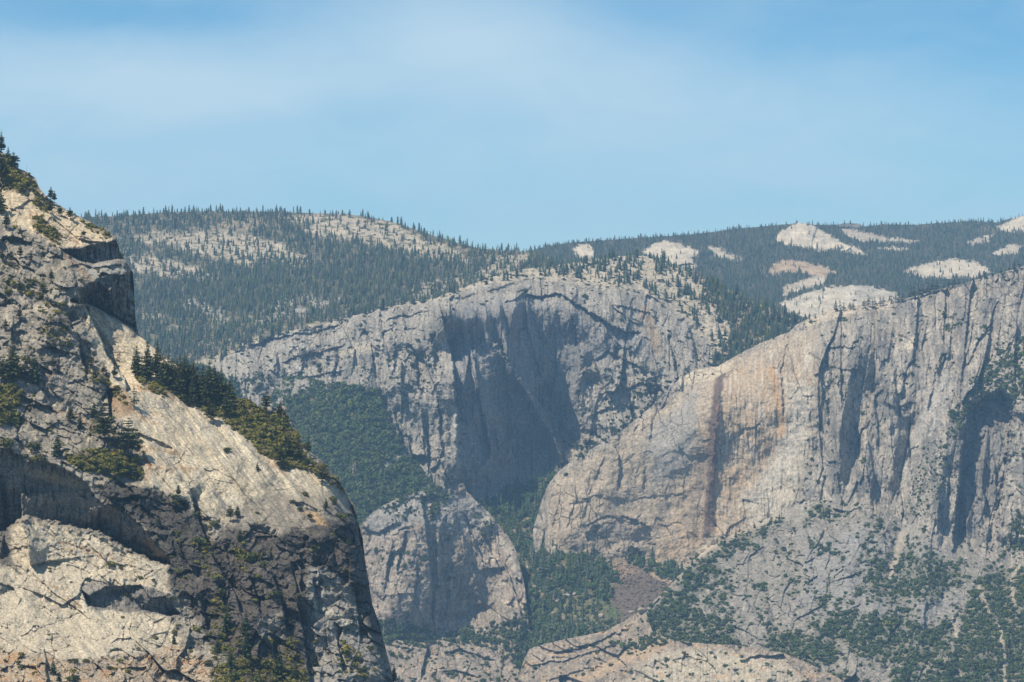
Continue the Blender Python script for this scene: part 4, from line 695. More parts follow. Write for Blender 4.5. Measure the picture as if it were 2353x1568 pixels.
    # the dark roof lower down, cracks and flakes
    L.undercut([(188, 1355), (205, 1370), (240, 1350), (270, 1347), (324, 1344), (345, 1374), (380, 1370), (402, 1396), (414, 1408)], [(192, 1366), (200, 1395), (240, 1404), (290, 1405), (340, 1409), (390, 1420), (414, 1412)], 7, 22, k=40)
    L.undercut([(306, 995), (322, 996), (345, 1005), (370, 1016), (399, 1029)], [(312, 1001), (340, 1013), (370, 1027), (395, 1033)], 3, 6, k=41)
    L.undercut([(768, 1222), (785, 1208), (805, 1214), (816, 1232)], [(772, 1232), (790, 1250), (808, 1256), (816, 1250)], 4, 12, k=42)
    L.undercut([(676, 1156), (695, 1154), (715, 1162), (730, 1171)], [(680, 1164), (698, 1172), (715, 1177), (727, 1178)], 2, 6, k=43)
    for k, (p, h, w) in enumerate([([(466, 1108), (490, 1102), (520, 1110), (545, 1114)], 3.5, 4), ([(475, 1125), (478, 1110), (488, 1102)], 3, 3), ([(645, 1244), (670, 1254), (692, 1259), (728, 1252)], 7, 6), ([(128, 990), (145, 986), (168, 996)], 8, 7), ([(640, 1192), (680, 1205), (720, 1218)], 3, 8), ([(765, 1205), (790, 1212), (815, 1205)], 6, 12),
                                    ([(180, 1325), (210, 1335), (228, 1352)], 7, 8), ([(60, 1455), (90, 1445), (130, 1430), (190, 1405)], 5, 7), ([(100, 1470), (160, 1462), (230, 1470)], 5, 8), ([(0, 1432), (40, 1440), (90, 1455)], 4, 7), ([(50, 1510), (110, 1500), (170, 1480)], 5, 8), ([(240, 1495), (300, 1490), (350, 1500)], 5, 8), ([(270, 1440), (310, 1442), (340, 1446)], 4, 5), ([(150, 1245), (180, 1258), (215, 1268)], 5, 6), ([(60, 1275), (100, 1268), (150, 1275)], 3, 8), ([(250, 1295), (300, 1300), (360, 1320)], 4, 10)]): F_(p, h * .3, w, jag=3, k=50 + k, taper=14)
    # corners in the dark rock on the right
    for k, (p, h, w) in enumerate([([(560, 1430, .4), (540, 1360, 1), (500, 1300, 1), (478, 1255, 1), (465, 1215, .8), (445, 1165, .7), (436, 1120, .5)], 22, 22), ([(720, 1640), (710, 1550, 1), (700, 1480, 1), (693, 1430, 1), (680, 1380, .8)], 22, 40), ([(660, 1470), (655, 1420), (640, 1360), (620, 1310)], 18, 20), ([(600, 1420), (590, 1370), (570, 1320)], 12, 18), ([(520, 1420), (510, 1370), (495, 1330)], 12, 18), ([(425, 1300), (415, 1260), (400, 1230)], 9, 16),
                                    ([(735, 1420), (722, 1370), (718, 1320)], 14, 18), ([(690, 1400), (680, 1340), (665, 1290)], 10, 18), ([(640, 1560), (630, 1500), (620, 1450)], 16, 20), ([(580, 1560), (570, 1500), (560, 1450)], 14, 20), ([(480, 1460), (470, 1410), (455, 1370)], 10, 16), ([(790, 1560), (780, 1500), (770, 1440)], 10, 18), ([(830, 1480), (820, 1400), (812, 1340)], 14, 18), ([(770, 1320), (765, 1280), (768, 1240)], 8, 14), ([(430, 1190), (422, 1165), (400, 1150)], 14, 12), ([(620, 1330), (605, 1290), (590, 1262)], 10, 14), ([(530, 1300), (520, 1268), (512, 1245)], 8, 12)]): F_([(q + (1.,))[:3] for q in p], h, w, jag=3, k=80 + k)
    for k, (p, h, w) in enumerate([([(470, 1255), (540, 1268), (600, 1282), (660, 1290)], 6, 12), ([(640, 1295), (700, 1292), (780, 1300)], 6, 10), ([(490, 1345), (540, 1352), (600, 1350)], 7, 10), ([(430, 1370), (470, 1380), (530, 1400)], 8, 12), ([(450, 1440), (500, 1445), (540, 1455)], 7, 12), ([(720, 1390), (780, 1420), (820, 1440), (850, 1445)], -5, 14), ([(700, 1330), (740, 1335), (800, 1345)], 4, 10), ([(300, 1130), (350, 1150), (400, 1160), (440, 1180)], 8, 12), ([(330, 1200), (380, 1215), (420, 1235)], 7, 10), ([(560, 1480), (600, 1500), (650, 1500)], 7, 12)]): F_(p, h * .4, w, jag=6, k=110 + k)
    # grain: sheets peeling down the slope, blocks, joints
    L.blocks(slab, 55, 4.2, ax=2.4, ay=.6, ang=-48, k=1, tilt=.45); L.blocks(slab, 20, 2.2, ax=2.6, ay=.5, ang=-50, k=2, tilt=.5); L.blocks(slab, 7, .9, ax=2.2, ay=.5, ang=-52, k=3, tilt=.5); L.blocks(slab, 3, .35, ax=2, ay=.6, ang=-52, k=33, tilt=.5)
    c, q = math.cos(math.radians(-52)), math.sin(math.radians(-52)); Xr = L.X * c + L.Z * q; Zr = -L.X * q + L.Z * c
    L.D += (slab + .6 * lowslab) * (2.0 * fbm(Xr / 60, Zr / 7, 3, 4, .6) + 1.0 * fbm(Xr / 16, Zr / 2.6, 4, 3) - 1.3 * ridged(Xr / 50, Zr / 12, 6, 3) )
    L.blocks(blocky, 34, 13, ax=1.2, ay=.8, ang=-30, k=4, tilt=.8); L.blocks(blocky, 15, 7.5, ax=1.2, ay=.85, ang=-30, k=5, tilt=.85); L.blocks(blocky, 6, 3.2, ax=1.1, ay=.8, ang=-25, k=6, tilt=.8); L.blocks(blocky, 2.6, 1.2, k=66, tilt=.8)
    L.blocks(upper + lowslab, 30, 5, ax=1.6, ay=.7, ang=-40, k=7, tilt=.5); L.blocks(upper + lowslab, 11, 2.2, ax=1.4, ay=.7, ang=-35, k=8, tilt=.6); L.blocks(lowslab + upper, 4, .6, k=88, tilt=.7)
    L.blocks(foot, 9, 2.2, k=9, tilt=.8); L.blocks(foot, 4, 1.2, k=10); L.blocks(foot, 1.8, .6, k=99)
    L.blocks(cave, 26, 7, ax=.7, ay=1.6, k=11, tilt=.6); L.blocks(cave, 9, 2.2, ax=.7, ay=1.5, k=12)
    L.cracks(slab + lowslab + dark * .5, 26, .5, .05, ax=1.6, ay=.8, ang=-40, k=1); L.cracks(lowslab + upper, 14, .5, .06, ax=1.5, ay=.7, ang=-25, k=2)
    # colours
    L.C[:] = (.245, .222, .188); L.C *= (1 + .4 * L.n(30, 50, 5) + .5 * L.n(5, 52, 4) )[..., None]
    L.tint(blocky * sst(.05, .45, L.n(50, 150, 5)), (.085, .08, .072), .75); L.tint(blocky * sst(.12, .42, L.n(24, 151, 5)), (.42, .37, .285), .75)
    st = fbm(Xr / 60, Zr / 5, 13, 5, .6); st2 = fbm(Xr / 25, Zr / 2.2, 14, 4, .6)
    L.tint(slab, (.54, .46, .335), .92); L.tint(upper, (.52, .43, .305), .9)
    L.tint(slab * sst(.08, .3, st2 + .3 * st), (.25, .235, .205), .7); L.tint(slab * sst(.1, .34, fbm(Xr / 90, Zr / 9, 15, 5, .6)), (.28, .262, .225), .6); L.tint(slab * sst(.12, .3, fbm(Xr / 40, Zr / 4, 16, 4, .6)), (.54, .485, .38), .7)
    for m in (slab,): L.C *= (1 + m * (.5 * st + .5 * st2 + .3 * L.n(4, 53, 3)))[..., None]
    L.tint(slab * sst(.14, .42, st + .25 * L.n(60, 54)), (.21, .20, .19), .75); L.tint(slab * sst(.25, .5, L.n(40, 55, 5)), (.24, .23, .215), .6)
    L.tint(L.mask([(560, 1150), (700, 1120), (800, 1160), (815, 1240), (640, 1240), (520, 1210), (500, 1180)], 25, 16, 21, 40), (.15, .138, .125), .7)
    L.tint(lowslab, (.45, .395, .305), .9); L.C *= (1 + lowslab * (.3 * st + .22 * st2 + .24 * L.n(20, 56) + .2 * L.n(4, 53, 3)))[..., None]; L.tint(lowslab * sst(.2, .45, st + .2 * L.n(50, 57)), (.17, .165, .16), .7)
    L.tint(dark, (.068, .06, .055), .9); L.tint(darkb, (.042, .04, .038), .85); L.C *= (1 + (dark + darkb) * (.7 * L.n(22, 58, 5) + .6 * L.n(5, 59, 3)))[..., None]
    rb = L.mask([(715, 1300), (760, 1320), (800, 1350), (850, 1440), (880, 1540), (900, 1660), (730, 1660), (710, 1540), (700, 1440)], 12, 9, 8, 30); L.tint(rb, (.30, .285, .26), .75); L.tint(L.line([(725, 1390), (770, 1415), (820, 1440)], 8, 3), (.42, .39, .33), .7)
    L.tint(L.mask([(600, 1420), (650, 1410), (650, 1470), (590, 1470)], 8, 6), (.30, .275, .24), .7)
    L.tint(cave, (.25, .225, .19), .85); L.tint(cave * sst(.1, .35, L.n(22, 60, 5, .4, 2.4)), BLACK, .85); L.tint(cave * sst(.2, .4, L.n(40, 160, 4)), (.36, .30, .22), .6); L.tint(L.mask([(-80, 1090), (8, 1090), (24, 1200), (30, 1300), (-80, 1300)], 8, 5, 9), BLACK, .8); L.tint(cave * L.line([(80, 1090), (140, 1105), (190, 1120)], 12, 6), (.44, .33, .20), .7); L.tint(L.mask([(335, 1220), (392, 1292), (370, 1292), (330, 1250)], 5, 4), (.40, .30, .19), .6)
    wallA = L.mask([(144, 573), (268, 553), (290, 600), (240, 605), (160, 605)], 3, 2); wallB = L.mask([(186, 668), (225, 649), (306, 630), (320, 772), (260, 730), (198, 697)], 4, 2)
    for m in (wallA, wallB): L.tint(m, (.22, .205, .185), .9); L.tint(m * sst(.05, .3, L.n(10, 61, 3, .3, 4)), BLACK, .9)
    L.tint(L.mask([(200, 610), (270, 600), (300, 620), (280, 645), (230, 650), (200, 640)], 5, 4), (.27, .265, .25), .8)
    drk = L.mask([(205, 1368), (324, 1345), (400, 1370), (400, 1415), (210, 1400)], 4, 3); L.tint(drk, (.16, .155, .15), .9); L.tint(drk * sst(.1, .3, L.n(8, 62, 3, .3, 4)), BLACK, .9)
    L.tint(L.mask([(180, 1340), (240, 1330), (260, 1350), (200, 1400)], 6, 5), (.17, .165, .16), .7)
    L.tint(foot, (.335, .27, .20), .85); L.C *= (1 + foot * (.25 * L.n(6, 63, 4) + .2 * L.n(25, 64)))[..., None]; L.tint(foot * sst(.0, .3, L.n(30, 65, 4, 1.8, .6)), SOIL, .75); L.tint(foot * sst(.3, .5, L.n(5, 66, 3)), (.45, .42, .37), .8)
    L.tint(L.mask([(690, 1172), (735, 1180), (752, 1208), (725, 1205)], 4, 3), (.40, .28, .16), .85)
    for p, w in [([(262, 905), (285, 930), (310, 950), (360, 965)], 11), ([(310, 1025), (360, 1030), (420, 1045)], 6), ([(325, 1065), (380, 1078), (450, 1080)], 7), ([(330, 1040), (345, 1075), (335, 1100)], 9), ([(500, 870), (560, 940), (600, 985)], 5), ([(140, 1250), (200, 1265), (255, 1280)], 6), ([(118, 1345), (160, 1380), (185, 1395)], 5), ([(100, 940), (160, 950), (220, 985)], 6), ([(70, 490), (140, 540), (180, 560)], 4), ([(150, 590), (190, 625), (215, 645)], 5), ([(610, 1040), (640, 1075), (660, 1085)], 8), ([(300, 890), (370, 900), (440, 930)], 7)]: L.tint(L.line(p, w, 5, int(p[0][0])) * sst(-.25, .2, L.n(9, 67, 4)), SOIL, .75)
    L.tint(L.line([(300, 925), (330, 950), (380, 975)], 5, 2), (.52, .47, .38), .8)
    gsoil = L.mask([(250, 880), (290, 900), (310, 950), (270, 960), (250, 930)], 6, 6); L.tint(gsoil, (.25, .16, .09), .7)
    # where bushes hold on
    v = np.zeros(L.U.shape)
    for p, a in [([(-60, 330), (20, 365), (50, 395), (75, 412), (95, 440), (60, 448), (20, 440), (-60, 420)], 1.), ([(80, 440), (112, 460), (130, 478), (100, 490), (75, 470)], .8), ([(70, 505), (95, 498), (115, 515), (140, 545), (130, 565), (105, 545), (80, 535)], .9), ([(180, 508), (215, 516), (262, 545), (250, 550), (210, 530)], .8),
                 ([(310, 862), (345, 872), (380, 880), (400, 905), (380, 915), (330, 895)], .9), ([(380, 880), (450, 885), (520, 900), (600, 936), (655, 960), (690, 1005), (700, 1050), (680, 1060), (640, 1060), (600, 1045), (570, 1010), (540, 990), (510, 965), (470, 945), (420, 925)], 1.), ([(640, 1060), (700, 1045), (745, 1070), (760, 1100), (720, 1090), (690, 1080), (650, 1080)], .8), ([(745, 1068), (780, 1110), (790, 1135), (760, 1110)], .7),
                 ([(-60, 880), (30, 880), (60, 905), (40, 950), (60, 975), (-60, 985)], .95), ([(145, 1045), (200, 1035), (260, 1030), (330, 1060), (330, 1105), (270, 1095), (200, 1085), (160, 1070)], .95), ([(200, 960), (260, 980), (330, 1000), (330, 1040), (260, 1030), (210, 1000)], .55), ([(240, 880), (290, 900), (300, 930), (260, 920)], .5), ([(180, 840), (250, 850), (250, 880), (200, 890)], .6), ([(90, 760), (150, 740), (170, 800), (120, 800)], .5),
                 ([(0, 600), (60, 610), (80, 680), (0, 680)], .35), ([(80, 640), (150, 680), (160, 760), (90, 720)], .35), ([(20, 820), (90, 830), (90, 880), (20, 870)], .3), ([(470, 1380), (500, 1360), (530, 1440), (580, 1470), (560, 1560), (500, 1560), (480, 1470)], .45), ([(480, 1540), (560, 1510), (700, 1530), (720, 1620), (480, 1640)], .75), ([(600, 1470), (680, 1470), (700, 1540), (620, 1530)], .5), ([(540, 1260), (600, 1275), (590, 1295), (550, 1290)], .8), ([(780, 1480), (830, 1500), (850, 1560), (780, 1560)], .35), ([(440, 1235), (480, 1240), (500, 1330), (480, 1330), (455, 1270)], .5)]:
        v = np.maximum(v, L.mask(p, 5, 5, 3, 18) * a)
    v = np.maximum(v, blocky * .10 * sst(.1, .4, L.n(14, 70))); L.veg = v
    L.tint(sst(.3, .9, v), (.13, .10, .055), .7)
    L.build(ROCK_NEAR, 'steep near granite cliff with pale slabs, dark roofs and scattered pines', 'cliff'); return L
# ------------------------------------------------------------------ put the land together
ridge = build_far_ridge(); hill = build_wooded_hill(); oaks = build_oak_slope(); central = build_central_cliff(); falls = build_waterfall_cliff(); gully = build_gully(); buttress = build_buttress(); low = build_low_rocks(); slabs = build_lower_slabs(); near = build_near_cliff()

# valley floor under everything
me = bpy.data.meshes.new('valley_ground'); N = 60
gx, gy = np.meshgrid(np.linspace(-9000, 9000, N), np.linspace(-3000, 13500, N)); gz = -160 + 60 * fbm(gx / 1500, gy / 1500, 5)
i = np.arange(N * N).reshape(N, N)
me.from_pydata(np.stack([gx, gy, gz], -1).reshape(-1, 3).tolist(), [], np.stack([i[:-1, :-1], i[:-1, 1:], i[1:, 1:], i[1:, :-1]], -1).reshape(-1, 4).tolist())
a = me.color_attributes.new('tint', 'FLOAT_COLOR', 'POINT'); a.data.foreach_set('color', np.tile(np.array([.09, .085, .05, 1], np.float32), N * N))
me.materials.append(ROCK_FAR); o = bpy.data.objects.new('valley_ground', me); COL.objects.link(o); o['kind'] = 'structure'; o['label'] = 'valley ground far below the cliffs'; o['category'] = 'ground'

# ------------------------------------------------------------------ plants
FAR_CONIFER = variants_fir(28, 1, tiers=4)
MID_CONIFER = variants_fir(20, 2, tiers=6, w=.18)
SNAG = None
BUSH = variants_bush(10, 3, n=80, flat=.8, leaf=.28)
OAK = variants_bush(8, 4, n=120, flat=1.0, leaf=.25, lobes=7)

POOL = []      # everything scattered, so that the plants that show largest can stand as objects of their own
def trees_on(layer, dens, spacing, seed, h, name, label, color, variants=FAR_CONIFER, cat='trees', wr=(.85, 1.6), one=None):
    P, idx = scatter(layer, dens, spacing, seed)
    r = np.random.default_rng(seed + 1); H = h[0] + (h[1] - h[0]) * r.random(len(P)) ** 1.4; W = H * (wr[0] + (wr[1] - wr[0]) * r.random(len(P)))
    P[:, 2] -= .4; CC = tints(color, len(P), seed, .42, .3); CC[r.random(len(P)) > .965] = (.15, .125, .105); POOL.append(dict(P=P, S=np.stack([W, H], 1), C=CC, name=name, label=label, cat=cat, var=variants, kind='conifer', one=one))
def bushes_on(layer, dens, spacing, seed, rad, name, label, color, variants=BUSH, tall=(.8, 1.2), cat='shrubs', one=None, kind='shrub'):
    P, idx = scatter(layer, dens, spacing, seed); r = np.random.default_rng(seed + 1)
    R = (rad[0] + (rad[1] - rad[0]) * r.random(len(P)) ** 2.3) * (.85 + .45 * sst(.6, 1., layer.veg[idx[:, 0], idx[:, 1]])); H = R * (tall[0] + (tall[1] - tall[0]) * r.random(len(P))); P[:, 2] -= R * .25
    POOL.append(dict(P=P, S=np.stack([R, H], 1), C=tints(color, len(P), seed, .3, .25), name=name, label=label, cat=cat, var=variants, kind=kind, one=one))

trees_on(ridge, ridge.veg, 3.7, 11, (8, 20), 'ridge_forest', 'dense conifer forest covering the distant ridge between bare domes', GREENS['fir'])
trees_on(hill, hill.veg, 4.7, 12, (9, 27), 'hill_forest', 'conifer forest scattered over the wooded hill', GREENS['fir'], one=('conifer_tree', 'conifer', 'dark narrow conifer on the wooded hill beyond the cliff rim', 'conifers on the wooded hill'))
bushes_on(hill, hill.chap * .5, 6, 13, (3, 7), 'hill_scrub', 'low scrub in strips on the pale slabs of the hill', GREENS['bush'])
bushes_on(oaks, oaks.veg, 6.6, 14, (5.5, 10), 'oak_woodland', 'closed canopy of oaks on the slope below the cliff', GREENS['oak'], OAK, (.9, 1.3), 'trees', one=('oak_tree', 'oak', 'round green oak in the canopy on the slope below the central cliff', 'oaks on the slope below the central cliff'), kind='oak')
trees_on(oaks, oaks.veg * .05, 12, 15, (20, 32), 'oak_slope_conifers', 'dark conifers rising above the oak canopy', GREENS['fir'], one=('conifer_tree', 'conifer', 'dark conifer rising above the oak canopy', 'conifers above the oak canopy'))
bushes_on(central, central.veg, 8, 16, (3, 8), 'cliff_scrub', 'dark scrub on the ledges of the central cliff', GREENS['dark'])
bushes_on(falls, falls.veg, 5.0, 17, (1.6, 6.2), 'slope_scrub', 'green scrub and live oaks spread over the slopes below the waterfall cliff', GREENS['oak'], OAK, one=('oak_tree', 'oak', 'round live oak on the rocky slope below the waterfall cliff', 'live oaks on the slope below the waterfall cliff'), kind='oak')
bushes_on(gully, gully.veg, 7.5, 18, (4, 9), 'gully_woodland', 'broadleaf woodland filling the gully', (.052, .088, .030), OAK, (.9, 1.4), 'trees', one=('oak_tree', 'oak', 'round green broadleaf tree in the wooded gully', 'broadleaf trees in the gully'), kind='oak')
trees_on(gully, gully.veg * .5, 10, 19, (18, 36), 'gully_conifers', 'dark conifers standing in the gully woodland', GREENS['fir'], one=('conifer_tree', 'conifer', 'dark conifer standing among broadleaf trees in the gully', 'conifers in the gully'))
bushes_on(buttress, buttress.veg, 6.4, 20, (3, 7.5), 'buttress_scrub', 'scrub and small oaks on the ledges and foot of the buttress', GREENS['oak'], OAK)
bushes_on(low, low.veg, 6.4, 21, (3, 7), 'low_rocks_scrub', 'scrub among the low brown rock shelves', GREENS['oak'], OAK)
bushes_on(slabs, slabs.veg, 6.4, 22, (2.5, 6.5), 'slab_scrub', 'scrub in the cracks of the pale valley slabs', GREENS['oak'], OAK)
bushes_on(near, near.veg, 5.4, 23, (1.2, 3.4), 'cliff_thicket', 'olive green thicket of shrubs along the ledges of the near cliff', GREENS['bush'], variants_bush(8, 33, n=150, leaf=.2, flat=.8), one=('shrub', 'shrub', 'olive green shrub in the thicket along a ledge of the near cliff', 'shrubs in the near cliff thickets'), kind='shrub')
trees_on(central, np.maximum(central.trees - .2, 0) + central.shoulder * 1., 5.6, 24, (10, 29), 'cliff_top_forest', 'conifers on the wooded dome and shoulder of the central cliff', GREENS['fir'], MID_CONIFER, one=('conifer_tree', 'conifer', 'dark conifer on the wooded dome of the central cliff', 'conifers on the central cliff dome'))

# ------------------------------------------------------------------ plants and stones that stand as things of their own
def thing(name, label, cat, group=None, loc=(0, 0, 0), rz=0., sc=(1, 1, 1)):
    o = bpy.data.objects.new(name, None); COL.objects.link(o); o.empty_display_size = 1; o.location = loc; o.rotation_euler = (0, 0, rz); o.scale = sc
    o['label'] = label; o['category'] = cat
    if group: o['group'] = group
    return o
def part(name, mesh, parent):
    o = bpy.data.objects.new(name, mesh); COL.objects.link(o); o.parent = parent; return o
def dup(root, label, group, loc, rz, sc):
    r = root.copy(); COL.objects.link(r); r.location = loc; r.rotation_euler = (0, 0, rz); r.scale = sc; r['label'] = label
    if group: r['group'] = group
    elif 'group' in r: del r['group']
    for ch in root.children:
        c = ch.copy(); COL.objects.link(c); c.parent = r
    return r
BARKM, bnt, bb, _ = nodes('bark'); bnz = bnt.nodes.new('ShaderNodeTexNoise'); bnz.inputs['Scale'].default_value = 3.; brp = bnt.nodes.new('ShaderNodeValToRGB'); brp.color_ramp.elements[0].color = (.05, .038, .03, 1); brp.color_ramp.elements[1].color = (.15, .11, .085, 1)
bnt.links.new(bnz.outputs['Fac'], brp.inputs[0]); bnt.links.new(brp.outputs[0], bb.inputs['Base Color']); bb.inputs['Roughness'].default_value = .9
def pine_meshes(seed, col, **k):
    r = np.random.default_rng(seed); (v, f, c), (tv, tf, _) = conifer(r, **k)
    return tri_mesh('crown', v, f, c * np.array(col)), tri_mesh('trunk', tv, tf, np.full((len(tv), 3), .1), (BARKM,))
KINDS = {'rim': [pine_meshes(i, (.036, .044, .02), tiers=9, per=7, width=.19, droop=.15, bare=.18, clumps=2, power=.6, thick=1., ragged=.45) for i in (81, 82, 83)],
         'pine': [pine_meshes(i, GREENS['pine'], tiers=18, per=9, width=.215, droop=.15, bare=.16, clumps=3, power=.75, thick=1.15, ragged=.4) for i in (11, 12, 13)],
         'tall': [pine_meshes(i, GREENS['pine'], tiers=22, per=9, width=.19, droop=.3, bare=.10, clumps=3, power=.85, thick=1.2, ragged=.3) for i in (21, 22)],
         'fir': [pine_meshes(i, (.04, .062, .026), tiers=20, per=9, width=.22, droop=.35, bare=.03, clumps=3, power=.95, thick=1.15, ragged=.25) for i in (31, 32)],
         'open': [pine_meshes(i, GREENS['pine'], tiers=13, per=9, width=.27, droop=-.05, bare=.28, clumps=4, power=.55, thick=1., ragged=.5) for i in (41, 42)],
         'thin': [pine_meshes(i, (.05, .055, .028), tiers=15, per=7, width=.15, droop=.2, bare=.12, clumps=2, power=.8, thick=.9, ragged=.5) for i in (51, 52)],
         'dead': [pine_meshes(i, (.16, .13, .11), tiers=9, per=3, width=.10, droop=.1, bare=.2, clumps=1, power=.8, thick=.12, ragged=.5) for i in (61,)]}
PROTO = {}
PR = random.Random(5)
def tree(x, y, h, kind, label, group=None, layer=None, cat='pine'):
    """a tree whose foot is seen at (x, y), h high in the picture"""
    layer = layer or near
    p, _, _ = layer.at(x, y); p = p[0]; H = 1.12 * h / F * p[1]; i = PR.randrange(len(KINDS[kind])); rz = PR.random() * 6.28; w = H * PR.uniform(.9, 1.15); loc = (p[0], p[1], p[2] - .2)
    name = {'dead': 'dead_tree', 'fir': 'fir_tree'}.get(kind, 'pine_tree')
    if (kind, i) not in PROTO:
        o = thing(name, label, 'dead tree' if kind == 'dead' else cat, group, loc, rz, (w, w, H)); part('crown', KINDS[kind][i][0], o); part('trunk', KINDS[kind][i][1], o); PROTO[kind, i] = o
    else: o = dup(PROTO[kind, i], label, group, loc, rz, (w, w, H))
    return o
N0 = 0
